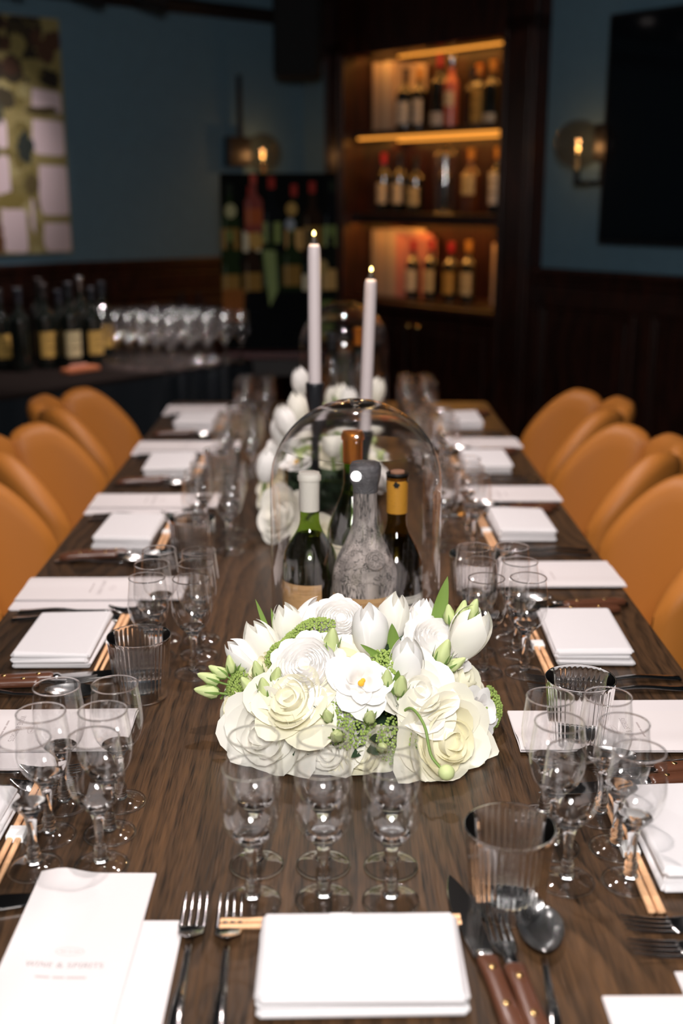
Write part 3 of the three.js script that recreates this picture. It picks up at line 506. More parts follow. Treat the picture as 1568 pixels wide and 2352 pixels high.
seats.forEach((st, i) => {
  const head = !st.side, nm = st.name, sm = st.side === 1 ? -0.045 : 0, sf = st.side === 1 ? -0.025 : 0;
  put('menuInsert', menuInsert, `white folded sheets under the menu at ${nm}`, st, -0.221 + sm, 0.105, TT + 0.0005, jit(0.01));
  put('menu', menuCard, `tall white menu booklet at ${nm}`, st, -0.262 + sm + jit(0.004), 0.14, TT + 0.0028, jit(0.012));
  put('fork', fork, `steel dinner fork next to the menu at ${nm}`, st, -0.153 + sf, 0.122, GY, 0.03 + jit(0.02));
  put('fork', fork, `steel dinner fork next to the napkin at ${nm}`, st, -0.118 + sf, 0.120, GY, 0.03 + jit(0.02));
  put('napkin' + (i % 4), (l) => napkin(l, i), `folded white linen napkin at ${nm}`, st, 0 + jit(0.004), 0.128, GY, jit(0.03));
  put('knife', steakKnife, `wood-handled steak knife with curved blade at ${nm}`, st, 0.112 + (head ? 0 : 0.01), 0.15, GY, 0.13 + jit(0.03));
  put('steakFork', steakFork, `wood-handled steak fork beside the knife at ${nm}`, st, 0.134 + (head ? 0 : 0.012), 0.135, GY + 0.0025, 0.11 + jit(0.03));
  put('spoon', spoon, `steel table spoon right of the knife at ${nm}`, st, 0.163 + (head ? 0 : 0.012), 0.118, GY, -0.06 + jit(0.03));
  put('chop', chopsticks, `bamboo chopsticks with white paper band at ${nm}`, st, -0.016, 0.2, GY, Math.PI / 2 + jit(0.012));
  if (!(st.side === -1 && i === 0)) put('water', waterGlass, `fluted clear water tumbler at ${nm}`, st, head ? 0.143 : i === 6 ? 0.23 : i === 1 ? 0.155 : 0.176, head ? 0.226 : i === 6 ? 0.205 : i === 1 ? 0.185 : 0.275, GY, jit(1));
  st.gs.forEach((s, k) => st.gd.forEach((d, q) => put('glass', (l) => wineGlass(l, 'tasting glasses on the dining table'), `stemmed tasting glass, ${q ? 'inner' : 'outer'} row ${['left', 'middle', 'right'][k]}, at ${nm}`, st, s + jit(0.003), d + jit(0.003), GY, jit(1))));
});

// ---------- glass domes
function dome(label, x, z) {
  const g = thing('glass_dome', label, 'glass dome', 'glass domes over bottles'); g.position.set(x, GY, z);
  const r = 0.128, w = [[r - 0.001, 0.004], [r, 0.02], [r, 0.12], [r, 0.215]], cap = [];
  for (let k = 0; k <= 6; k++) { const a = k / 6 * 0.48; w.push([r * Math.cos(a), 0.245 + 0.128 * Math.sin(a)]); }
  part('wall', lathe(w, 64), M.thin, g);
  for (let k = 0; k <= 14; k++) { const a = 0.48 + k / 14 * (Math.PI / 2 - 0.48); cap.push([Math.max(0, r * Math.cos(a)), 0.245 + 0.128 * Math.sin(a)]); }
  for (let k = 14; k >= 0; k--) { const a = 0.48 + k / 14 * (Math.PI / 2 - 0.48), t = 0.0012 + 0.0075 * (k / 14) ** 1.2; cap.push([Math.max(0, (r - t) * Math.cos(a)), 0.245 + (0.128 - t) * Math.sin(a)]); }
  part('crown', lathe(cap, 64), M.solid, g);
  part('foot_bead', new THREE.TorusGeometry(r - 0.001, 0.003, 8, 64).rotateX(Math.PI / 2).translate(0, 0.003, 0), M.solid, g);
  return g;
}
dome('large clear glass dome right behind the near white flowers', 0.05, -1.67);
dome('glass dome at the far end of the table behind the candles', 0.044, -3.3);
{ // bottles under the near dome
  const y = GY, p = (o, x, z, t = 0) => { o.position.set(x, y, z); o.rotation.y = t; return o; };
  p(bottle({ label: 'green wine bottle with white capsule, left under the near dome', H: 0.268, R: 0.041, sh: 0.5, nk: 0.74, mat: M.greenGlass, cap: M.whiteFoil, capY: 0.79, wine: 0.68, lab: tanLabel, l0: 0.1, l1: 0.40, group: 'bottles under the near dome' }), -0.019, -1.647, -0.7);
  p(bottle({ label: 'dark wine bottle with shiny copper capsule, rear under the near dome', H: 0.318, R: 0.040, sh: 0.46, nk: 0.74, mat: M.greenGlass, cap: M.goldFoil, capY: 0.83, wine: 0.705, lab: labelMats[0], group: 'bottles under the near dome' }), 0.046, -1.735);
  const d = p(bottle({ name: 'dusty_bottle', label: 'dusty grey pot-bellied spirit bottle with embossed seal in the near dome', H: 0.292, R: 0.0475, rn: 0.0175, sh: 0.42, nk: 0.74, mat: M.dusty, cap: null, lab: tanLabel, l0: 0.1, l1: 0.36, group: 'bottles under the near dome' }), 0.062, -1.600, -0.12);
  part('wax_cap', displace(lathe([[0.0178, 0.252], [0.0185, 0.262], [0.0205, 0.268], [0.0225, 0.276], [0.0222, 0.288], [0.0195, 0.295], [0, 0.296]], 30), (x, yy, z) => { const k = 1 + 0.07 * n3(x * 90, yy * 120, z * 90); return [x * k, yy + 0.001 * n3(x * 200, 3, z * 200), z * k]; }), S({ color: lin(0.10, 0.095, 0.10), roughness: 0.5, bumpMap: dustBump, bumpScale: 0.002 }), d);
  const seal = part('seal', merge([new THREE.TorusGeometry(0.0130, 0.0023, 8, 30), new THREE.CylinderGeometry(0.0122, 0.0122, 0.003, 26).rotateX(Math.PI / 2), new THREE.TorusGeometry(0.004, 0.0011, 6, 18).translate(0, 0.0035, 0.0015), bx(0.002, 0.007, 0.0016, 0.002, -0.0045, 0.0016, 0.0007), bx(0.002, 0.006, 0.0016, -0.003, -0.005, 0.0016, 0.0007)]), M.dusty, d);
  seal.position.set(0.0185, 0.160, 0.0355); seal.rotation.set(-0.42, 0.48, 0, 'YXZ');
  const o = p(bottle({ label: 'olive wine bottle with torn ochre capsule, right under the near dome', H: 0.262, R: 0.0405, rn: 0.0145, sh: 0.44, nk: 0.72, mat: M.oliveGlass, cap: null, wine: 0.63, lab: labelMats[3], l0: 0.1, l1: 0.3, group: 'bottles under the near dome' }), 0.112, -1.675, 0.5);
  const tornFoil = S({ roughness: 0.45, map: canvasTex(256, 256, (c, w, h) => { const r = rng(31); c.fillStyle = '#c38a2c'; c.fillRect(0, 0, w, h); for (let i = 0; i < 300; i++) { c.fillStyle = `rgba(90,50,10,${0.12 * r()})`; c.fillRect(r() * w, r() * h, 3 + 14 * r(), 2 + 8 * r()); } c.fillStyle = '#0b0b0c'; for (const [x, y, rx, ry] of [[128, 40, 26, 30], [133, 118, 22, 20], [30, 30, 16, 20], [230, 60, 12, 22]]) { c.beginPath(); for (let k = 0; k < 12; k++) { const a = k / 12 * 6.283, m = 0.7 + 0.5 * r(); c.lineTo(x + rx * m * Math.cos(a), y + ry * m * Math.sin(a)); } c.fill(); } c.fillRect(0, 0, w, 14); }) });
  part('capsule', new THREE.CylinderGeometry(0.0163, 0.0160, 0.058, 28, 1, true).translate(0, 0.23, 0), tornFoil, o);
  part('cork', cyl(0.0105, 0.0105, 0.008, 18, 0, 0.2565, 0), M.cork, o);
  part('capsule_edge', new THREE.TorusGeometry(0.0158, 0.0016, 8, 28).rotateX(Math.PI / 2).translate(0, 0.2605, 0), M.black, o);
  // under the far dome
  p(bottle({ label: 'dark green wine bottle under the far glass dome, left', H: 0.29, R: 0.039, mat: M.darkGlass, cap: M.iron, lab: null, group: 'bottles under the far dome' }), 0.01, -3.27);
  p(bottle({ label: 'dark wine bottle under the far glass dome, right', H: 0.30, R: 0.039, mat: M.darkGlass, cap: M.goldFoil, lab: null, group: 'bottles under the far dome' }), 0.085, -3.31);
}

// ---------- candles
function candle(label, holderLabel, x, z, hh, ch, lean) {
  const h = thing('candlestick', holderLabel, 'candlestick', 'black candlesticks'); h.position.set(x, GY, z);
  part('stem', lathe([[0, 0], [0.042, 0], [0.043, 0.004], [0.030, 0.009], [0.012, 0.018], [0.008, 0.04], [0.0075, hh * 0.5], [0.008, hh - 0.075], [0.012, hh - 0.05], [0.0165, hh - 0.03], [0.017, hh - 0.004], [0.0165, hh], [0.0125, hh], [0.0122, hh - 0.018], [0, hh - 0.018]], 28), M.iron, h);
  const c = thing('taper_candle', label, 'candle', 'white taper candles'); c.position.set(x, GY + hh - 0.0175, z); c.rotation.z = lean;
  part('wax', lathe([[0, 0], [0.0118, 0], [0.0119, 0.01], [0.0117, ch * 0.9], [0.0110, ch * 0.96], [0.0085, ch * 0.985], [0.003, ch], [0, ch]], 24), M.wax, c);
  part('wick', cyl(0.0075, 0.0030, 0.013, 12, 0, ch - 0.003, 0), M.black, c);
  part('flame', lathe([[0, 0], [0.0026, 0.001], [0.0034, 0.0035], [0.0026, 0.007], [0, 0.010]], 14).translate(0, ch + 0.011, 0), S({ color: 0x000000, emissive: lin(1, 0.72, 0.22), emissiveIntensity: 9 }), c);
  c.updateMatrixWorld(true);
  const l = new THREE.PointLight(lin(1, 0.6, 0.25), 0.02); l.position.copy(c.localToWorld(V(0, ch + 0.017, 0))); l.castShadow = true; l.shadow.radius = 0.2; scene.add(l);
}
candle('taller white taper candle left of centre', 'tall black candlestick under the taller candle', -0.018, -2.1, 0.33, 0.268, 0);
candle('shorter white taper candle right of the taller one', 'black candlestick under the shorter candle', 0.077, -2.2, 0.262, 0.268, -0.035);

// ---------- flowers
const fr = rng(909);
const petalMats = [[0.90, 0.875, 0.74], [0.90, 0.88, 0.80], [0.89, 0.86, 0.68]].map(c => P({ color: lin(...c), roughness: 1, transmission: 0.22, thickness: 0 }));
const whiteMat = P({ color: lin(0.91, 0.895, 0.87), roughness: 1, transmission: 0.2, thickness: 0 });
const coreMat = P({ color: lin(0.90, 0.855, 0.62), roughness: 1, transmission: 0.2, thickness: 0 });
const stamenMat = S({ color: lin(0.75, 0.42, 0.03), roughness: 0.8 });
const green = { bud: P({ color: lin(0.52, 0.60, 0.27), roughness: 0.6 }), calyx: S({ color: lin(0.15, 0.26, 0.055), roughness: 0.6 }), leaf: P({ color: lin(0.21, 0.33, 0.07), roughness: 0.45 }), umbel: S({ color: lin(0.27, 0.37, 0.085), roughness: 0.9 }), dark: S({ color: lin(0.025, 0.06, 0.022), roughness: 0.7 }), stem: S({ color: lin(0.16, 0.26, 0.05), roughness: 0.5 }) };
// petal as a fragment of a bell: t opens it, th is its direction, wA its half-width in angle
function petal(R, H, t, th, wA, curl, r, pt = 0.12, nu = 8, nv = 8) {
  const re = R * (0.16 + 0.84 * t), ye = H * (1 - 0.62 * t * t), ph = r() * 9, ru = 0.05 + 0.05 * r();
  return grid(nu, nv, (u0, v0) => {
    const u = u0 * 2 - 1, vm = 1 - 0.30 * Math.abs(u) ** 2.6 + pt * (1 - Math.abs(u)) ** 2 * 0.4, v = v0 * vm;
    const wid = wA * (0.35 + 0.65 * Math.sin(Math.PI * Math.min(0.62, 0.12 + v * 0.55)));
    let rr = re * v ** 0.62, yy = ye * v ** (1.15 - 0.3 * t);
    const c = Math.max(0, v - 0.62) / 0.38; rr += curl * R * c * c; yy -= curl * H * 0.55 * c * c * (1 + 0.4 * u * u);
    const rip = ru * R * v * v * Math.sin(u * 4.2 + ph); rr += rip * 0.35; yy += rip * (t > 0.3 ? 0.5 : 0.2);
    const a = th + u * wid; return [rr * Math.sin(a), yy, rr * Math.cos(a)];
  });
}
function cup(R, H, close, th, wA, curl, r, nu = 7, nv = 8, pt = 0.1) {        // petal as a piece of a hollow ball, closed by CLOSE (0.5: upright edge)
  const ph = r() * 9, ru = 0.05 + 0.06 * r();
  return grid(nu, nv, (u0, v0) => {
    const u = u0 * 2 - 1, v = v0 * (1 - 0.26 * Math.abs(u) ** 2.4 + pt * (1 - Math.abs(u)) ** 2 * 0.5), ps = v * close * Math.PI;
    let rr = R * Math.sin(ps) + 0.002, yy = H * (1 - Math.cos(ps)) * 0.62;
    const c = Math.max(0, v - 0.68) / 0.32; rr += curl * R * c * c; yy -= curl * H * 0.45 * c * c;
    const rip = ru * R * v * v * Math.sin(u * 4 + ph); rr += rip * 0.5; yy += rip * 0.4;
    const a = th + u * wA * (0.55 + 0.45 * Math.sin(Math.PI * Math.min(0.5, 0.15 + v * 0.5))); return [rr * Math.sin(a), yy, rr * Math.cos(a)];
  });
}
function rose(parent, name, s, mat, opt = {}) {
  const g = new THREE.Group(); g.name = name; parent.add(g); const r = fr, core = [];
  const big = opt.out > 10;
  for (let k = 0; k < 4; k++) core.push(cup(s * (0.12 + 0.065 * k), s * (1.02 - 0.01 * k), 0.60 - 0.012 * k, k * 2.3 + r(), 1.6, 0.05, r, 9, 7, 0.02));
  for (let k = 0; k < 7; k++) core.push(cup(s * (0.36 + 0.055 * k), s * (0.99 - 0.015 * k), 0.565 - 0.010 * k, k * 2.4 + r(), 1.1, 0.05, r, 7, 7, 0.04));
  core.push(lathe([[0, s * 0.56], [s * 0.16, s * 0.55], [s * 0.36, s * 0.48], [s * 0.54, s * 0.36], [s * 0.6, s * 0.2]], 20));
  part('heart', merge(core), opt.core ?? mat, g);
  const nOut = opt.out ?? 9;
  for (let k = 0; k < nOut; k++) { const f = k / (nOut - 1); part('petal', cup(s * (0.78 + 0.34 * f), s * (0.92 - 0.05 * f), 0.52 - (big ? 0.17 : 0.12) * f, k * 2.4 + 0.5 * r(), 0.92, 0.10 + 0.22 * f * r() + 0.08 * f, r, 9, 9, 0.16), mat, g); }
  part('calyx', lathe([[0, -0.012], [0.004, -0.012], [0.007, -0.004], [0.010, 0.001], [0, 0.002]], 10), green.calyx, g);
  return g;
}
function ranunculus(parent, s) {
  const g = new THREE.Group(); g.name = 'ranunculus'; parent.add(g); const r = fr, core = [];
  for (let k = 0; k < 52; k++) { const f = k / 52; core.push(cup(s * (0.14 + 0.74 * f), s * (1.0 - 0.06 * f), 0.62 - 0.08 * f, k * 2.399, 1.15 - 0.35 * f, 0.03, r, 6, 6, 0.0)); }
  core.push(lathe([[0, s * 0.68], [s * 0.2, s * 0.66], [s * 0.5, s * 0.58], [s * 0.74, s * 0.46], [s * 0.82, s * 0.25]], 24));
  part('heart', merge(core), whiteMat, g);
  for (let k = 0; k < 15; k++) { const f = k / 15; part('petal', cup(s * (0.88 + 0.18 * f), s * (0.9 - 0.12 * f), 0.55 - 0.13 * f, k * 2.399 + 0.3, 0.52, 0.10 + 0.12 * r(), r, 7, 7, 0), whiteMat, g); }
  return g;
}
function lisianthus(parent, s) {
  const g = new THREE.Group(); g.name = 'lisianthus'; parent.add(g); const r = fr;
  for (let k = 0; k < 11; k++) { const f = k / 10; part('petal', petal(s * (0.85 + 0.2 * f), s * 0.9, 0.42 + 0.52 * f, k * 2.4, 0.95, 0.12 + 0.1 * r(), r, 0.16), whiteMat, g); }
  part('stamen', merge([T(new THREE.SphereGeometry(0.004, 10, 8), 0, s * 0.42, 0), T(new THREE.SphereGeometry(0.003, 10, 8), 0.004, s * 0.38, 0.002)]), stamenMat, g);
  return g;
}
function tulip(parent, s, stemTo, mat, open = 0) {
  const g = new THREE.Group(); g.name = 'tulip'; parent.add(g); const H = s * 2.05, R = s * 0.66;
  for (let k = 0; k < 6; k++) {
    const th = k * Math.PI / 3 + 0.3, inn = k % 2;
    const lift = 1 + 0.05 * fr(), ph = fr() * 6;
    part('petal', grid(10, 12, (u0, v0) => {
      const u = u0 * 2 - 1, v = v0 * (1 - 0.30 * Math.abs(u) ** 1.8) * (inn ? 0.97 : lift);
      const w = (inn ? 0.80 : 0.92) * (1 - 0.42 * Math.min(1, v) ** 3), b = Math.sin(Math.PI * Math.min(0.985, 0.09 + v * 0.86)) ** 0.62;
      let rr = R * (0.14 + 0.88 * b) * (inn ? 0.90 : 1) * (1 + open * v * v * 1.3);
      rr *= 1 + (inn ? 0.02 : 0.075) * u * u * Math.min(1, v * 1.6) + 0.02 * Math.sin(v * 7 + ph + u * 2) * v; rr += R * 0.05 * Math.exp(-((u / 0.16) ** 2)) * v * (1 - v);
      const a = th + u * w; return [rr * Math.sin(a), H * v - H * 0.5, rr * Math.cos(a)];
    }), mat, g);
  }
  part('stem', tube([[0, -H * 0.49, 0], [0, -H * 0.75, 0], [0, -H * 1.15, 0]], 0.0035, 6, 7), green.stem, g);
  return g;
}
function bud(parent, s) {
  const g = new THREE.Group(); g.name = 'flower_bud'; parent.add(g);
  const H = s * 2.3; part('bud', displace(lathe([[0.0012, 0], [s * 0.45, H * 0.08], [s * 0.62, H * 0.28], [s * 0.58, H * 0.5], [s * 0.36, H * 0.76], [s * 0.2, H * 0.93], [0.0005, H]], 14), (x, y, z) => { const a = Math.atan2(x, z) + y * 60, k = 1 + 0.10 * Math.sin(a * 5); return [x * k, y, z * k]; }), green.bud, g);
  const cl = []; for (let k = 0; k < 5; k++) { const a0 = k * 1.2566; cl.push(grid(3, 7, (u0, v) => { const u = u0 * 2 - 1, y = H * (0.62 * v - 0.01), rb = s * 0.62 * Math.sin(Math.PI * Math.min(0.5, 0.10 + v * 0.75)) ** 0.8 + 0.0009 + 0.0016 * v * v, a = a0 + u * 0.30 * (1 - v * 0.93); return [rb * Math.sin(a), y, rb * Math.cos(a)]; })); }
  part('calyx', merge(cl), green.calyx, g);
  part('stem', tube([[0, 0, 0], [0.001, -0.018, 0.001], [0, -0.045, 0]], 0.0016, 6, 6), green.stem, g);
  return g;
}
function umbel(parent, s) {
  const g = new THREE.Group(); g.name = 'green_umbel'; parent.add(g); const r = fr, fl = [], base = new THREE.IcosahedronGeometry(1, 0);
  for (let k = 0; k < 230; k++) { const a = k * 2.39996, q = Math.sqrt((k + 0.5) / 230), cx = Math.cos(a) * q * s, cz = Math.sin(a) * q * s; const h = s * 0.45 * (1 - q * q) + s * 0.10 * (r() - 0.5); const rr = 0.0014 + 0.0010 * r(); fl.push(base.clone().scale(rr, rr * 0.8, rr).translate(cx + 0.002 * (r() - 0.5), h, cz + 0.002 * (r() - 0.5))); }
  part('florets', merge(fl), green.umbel, g).userData.kind = 'stuff';
  const st = []; for (let k = 0; k < 16; k++) { const a = k * 2.4, q = s * (0.3 + 0.65 * r()); st.push(tube([[0, -0.03, 0], [Math.cos(a) * q * 0.5, -0.008, Math.sin(a) * q * 0.5], [Math.cos(a) * q, s * 0.2, Math.sin(a) * q]], 0.0006, 5, 4)); }
  part('stalks', merge(st), green.stem, g).userData.kind = 'stuff';
  return g;
}
function leaf(parent, L, w, bendK) { const f = grid(6, 14, (u0, v) => { const u = u0 * 2 - 1, ww = w * Math.sin(Math.PI * (0.06 + 0.94 * v)) ** 0.8 * (1 - 0.25 * v); return [u * ww, L * v, bendK * L * v * v - 0.25 * ww * (1 - u * u)]; }); return part('leaf', f, green.leaf, parent); }
function aim(o, x, y, z, d, roll = 0) { o.position.set(x, y, z); const q = new THREE.Quaternion().setFromUnitVectors(V(0, 1, 0), d.clone().normalize()); o.quaternion.copy(q).multiply(new THREE.Quaternion().setFromAxisAngle(V(0, 1, 0), roll)); return o; }
function filler(parent, cx, cz, rx, ry, rz, n) {
  const r = fr, fl = []; const one = grid(2, 5, (u0, v) => { const u = u0 * 2 - 1; return [u * 0.006 * Math.sin(Math.PI * (0.08 + 0.9 * v)), 0.045 * v, 0.01 * v * v]; });
  for (let k = 0; k < n; k++) { const a = r() * 6.283, e = Math.acos(r() * 0.95); const m = new THREE.Object3D(); const d = V(Math.sin(e) * Math.cos(a), Math.cos(e), Math.sin(e) * Math.sin(a)); aim(m, d.x * rx * 0.62, 0.012 + d.y * ry * 0.62, d.z * rz * 0.62, d.clone().add(V(r() - 0.5, 0.2, r() - 0.5)), r() * 6); m.updateMatrix(); fl.push(one.clone().applyMatrix4(m.matrix)); }
  const f = part('foliage', merge(fl), green.dark, parent); f.userData.kind = 'stuff'; f.position.set(cx, 0, cz);
  const foam = part('moss_base', displace(new THREE.SphereGeometry(1, 28, 14, 0, 6.2832, 0, Math.PI / 2), (x, y, z) => { const k = 0.6 + 0.06 * n3(x * 4, y * 4, z * 4); return [x * rx * k, y * ry * k + 0.001, z * rz * k]; }), green.dark, parent); foam.position.set(cx, 0, cz);
}
const F1 = {
  rose: [[0.154, 0.040, -1.235, 0.50, 0.28, 0.82, 0.056], [-0.067, 0.042, -1.250, -0.45, 0.30, 0.80, 0.054], [-0.036, 0.090, -1.252, -0.30, 0.70, 0.62, 0.043], [0.030, 0.105, -1.295, -0.06, 0.83, 0.56, 0.045], [0.119, 0.096, -1.256, 0.22, 0.74, 0.60, 0.043], [0.185, 0.068, -1.352, 0.75, 0.60, 0.25, 0.044], [-0.110, 0.040, -1.335, -0.85, 0.35, 0.35, 0.036], [0.010, 0.030, -1.232, -0.16, 0.25, 0.95, 0.034], [0.050, 0.024, -1.236, 0.10, 0.25, 0.95, 0.036], [-0.075, 0.087, -1.349, -0.70, 0.67, 0.24, 0.034], [0.149, 0.087, -1.334, 0.61, 0.73, 0.31, 0.038], [-0.007, 0.062, -1.268, -0.20, 0.50, 0.81, 0.034], [0.045, 0.10, -1.40, 0.1, 0.9, -0.2, 0.04], [-0.05, 0.07, -1.43, -0.5, 0.6, -0.6, 0.04], [0.13, 0.07, -1.44, 0.5, 0.6, -0.6, 0.04]],
  lisianthus: [[0.049, 0.107, -1.252, 0.10, 0.62, 0.77, 0.037], [0.198, 0.039, -1.318, 0.72, 0.30, 0.58, 0.032], [0.004, 0.076, -1.246, -0.10, 0.40, 0.85, 0.024]],
  ranunculus: [[-0.015, 0.113, -1.288, -0.25, 0.72, 0.62, 0.042], [0.025, 0.138, -1.38, 0.10, 0.66, 0.62, 0.031], [0.149, 0.110, -1.370, 0.32, 0.80, 0.42, 0.040]],
  tulip: [[-0.042, 0.120, -1.407, -0.25, 0.95, 0.05, 0.030], [0.062, 0.142, -1.335, -0.08, 0.98, 0.10, 0.033], [0.094, 0.134, -1.400, 0.12, 0.98, 0, 0.031], [0.105, 0.120, -1.288, -0.02, 0.95, 0.25, 0.031], [0.188, 0.124, -1.370, 0.38, 0.90, 0.05, 0.034, 0.3], [-0.014, 0.122, -1.421, 0.45, 0.85, -0.1, 0.031], [-0.074, 0.102, -1.388, -0.45, 0.85, 0, 0.033], [0.132, 0.125, -1.417, 0.15, 0.95, -0.1, 0.028], [0.114, 0.117, -1.406, 0.15, 0.95, 0, 0.026], [-0.098, 0.092, -1.375, -0.75, 0.7, 0, 0.026]],
  bud: [[-0.074, 0.083, -1.322, -0.2, 0.95, 0.2, 0.012], [-0.080, 0.071, -1.306, -0.5, 0.8, 0.25, 0.013], [-0.065, 0.077, -1.283, -0.1, 0.95, 0.3, 0.013], [-0.054, 0.092, -1.290, 0.2, 0.9, 0.3, 0.011], [-0.113, 0.073, -1.363, -0.1, 0.95, 0, 0.011], [-0.104, 0.075, -1.365, 0.5, 0.8, 0, 0.010], [-0.128, 0.064, -1.355, -0.92, 0.39, 0, 0.013], [-0.128, 0.052, -1.349, -0.95, 0.21, 0.1, 0.014], [-0.118, 0.070, -1.359, -0.8, 0.45, -0.1, 0.012], [0.013, 0.122, -1.311, 0.1, 0.96, 0.22, 0.016], [0.146, 0.098, -1.326, 0.3, 0.9, 0.1, 0.017], [0.158, 0.092, -1.329, 0.8, 0.6, 0.1, 0.012], [0.166, 0.130, -1.386, -0.1, 0.95, 0, 0.012], [0.178, 0.134, -1.385, 0.2, 0.95, 0, 0.013], [0.190, 0.137, -1.384, 0.3, 0.9, 0, 0.013], [0.058, 0.072, -1.224, 0.1, 0.8, 0.6, 0.011], [0.012, 0.072, -1.228, -0.19, 0.8, 0.55, 0.010], [0.094, 0.093, -1.253, 0.1, 0.9, 0.4, 0.014], [0.080, 0.102, -1.257, 0, 0.95, 0.3, 0.011], [0.022, 0.056, -1.217, -0.13, 0.5, 0.83, 0.012], [0.072, 0.040, -1.222, 0.16, 0.4, 0.9, 0.010]],
  umbel: [[-0.009, 0.131, -1.358, -0.31, 0.95, 0.1, 0.030], [-0.047, 0.108, -1.345, -0.54, 0.84, 0.14, 0.026], [0.081, 0.110, -1.284, 0.15, 0.72, 0.63, 0.028], [0.034, 0.066, -1.242, -0.05, 0.40, 0.90, 0.034], [0.155, 0.065, -1.283, 0.57, 0.48, 0.66, 0.028], [-0.105, 0.057, -1.356, -0.81, 0.40, 0.4, 0.024], [0.217, 0.030, -1.352, 0.89, 0.23, 0.3, 0.028], [0.095, 0.040, -1.240, 0.28, 0.34, 0.90, 0.030], [-0.031, 0.116, -1.372, -0.43, 0.90, -0.06, 0.022]],
  leaf: [[0.146, 0.10, -1.406, 0.15, 0.98, 0, 0.105, 0.011], [0.094, 0.11, -1.331, -0.1, 0.95, 0.1, 0.06, 0.009], [0.092, 0.115, -1.297, -0.75, 0.7, 0.1, 0.06, 0.006], [-0.062, 0.10, -1.406, -0.28, 0.95, 0, 0.075, 0.004], [-0.056, 0.10, -1.405, -0.12, 0.98, 0, 0.06, 0.0035], [0.09, 0.09, -1.262, 0.05, 0.98, 0.2, 0.05, 0.007], [0.07, 0.10, -1.31, 0.3, 0.9, 0.2, 0.045, 0.008]],
};
function arrangement(label, F, x0 = 0, z0 = 0) {
  const g = thing('floral_arrangement', label, 'flowers', 'white centrepieces'); g.position.set(x0, TT + 0.001, z0);
  const d = (q) => V(q[3], q[4], q[5]);
  F.rose.forEach((q, i) => aim(rose(g, 'rose', q[6], petalMats[i % 3], { core: i % 3 === 0 ? coreMat : petalMats[i % 3], out: i < 2 ? 14 : 9 }), q[0] - x0, q[1], q[2] - z0, d(q), fr() * 6).translateY(-q[6] * 0.55));
  F.lisianthus.forEach(q => aim(lisianthus(g, q[6]), q[0] - x0, q[1], q[2] - z0, d(q), fr() * 6).translateY(-q[6] * 0.35));
  F.ranunculus.forEach(q => aim(ranunculus(g, q[6]), q[0] - x0, q[1], q[2] - z0, d(q), fr() * 6).translateY(-q[6] * 0.45));
  F.tulip.forEach((q, i) => aim(tulip(g, q[6], 0, i % 2 ? whiteMat : petalMats[1], q[7] ?? 0), q[0] - x0, q[1], q[2] - z0, d(q), fr() * 6));
  F.bud.forEach(q => aim(bud(g, q[6]), q[0] - x0, q[1], q[2] - z0, d(q), fr() * 6));
  F.umbel.forEach(q => aim(umbel(g, q[6]), q[0] - x0, q[1], q[2] - z0, d(q), fr() * 6));
  F.leaf.forEach(q => aim(leaf(g, q[7], q[8], 0.15), q[0] - x0, q[1] - 0.01, q[2] - z0, d(q), 0));
  g.updateMatrixWorld(true); const inv = g.matrixWorld.clone().invert(), v = V(0, 0, 0);      // petals that reach the table rest on it
  g.traverse(o => { if (!o.isMesh) return; const m = inv.clone().multiply(o.matrixWorld), back = m.clone().invert(), p = o.geometry.attributes.position; let moved = false; for (let i = 0; i < p.count; i++) { v.fromBufferAttribute(p, i).applyMatrix4(m); if (v.y < 0.0015) { v.y = 0.0015 + 0.0006 * Math.abs(Math.sin(i)); v.applyMatrix4(back); p.setXYZ(i, v.x, v.y, v.z); moved = true; } } if (moved) o.geometry.computeVertexNormals(); });
  return g;
}
F1.leaf = F1.leaf.map(q => [q[0], q[1], q[2], q[3], q[4], q[5], 0, q[6], q[7]]);
{
  const g = arrangement('low arrangement of white roses and tulips in front of the near glass dome', F1, 0.045, -1.345);
  filler(g, 0, 0, 0.165, 0.125, 0.14, 240);
  const st = new THREE.Group(); st.name = 'flower_bud'; g.add(st);      // the bud on a long arching stem in front of the big rose
  part('stem', tube([[0.050, 0.072, 0.100], [0.062, 0.088, 0.120], [0.075, 0.080, 0.150], [0.082, 0.052, 0.168], [0.092, 0.042, 0.178]], 0.0017, 24, 7), green.stem, st);
  part('bud', T(new THREE.SphereGeometry(0.0095, 16, 12).scale(1, 0.95, 0.9), 0.098, 0.038, 0.180), green.bud, st);
}
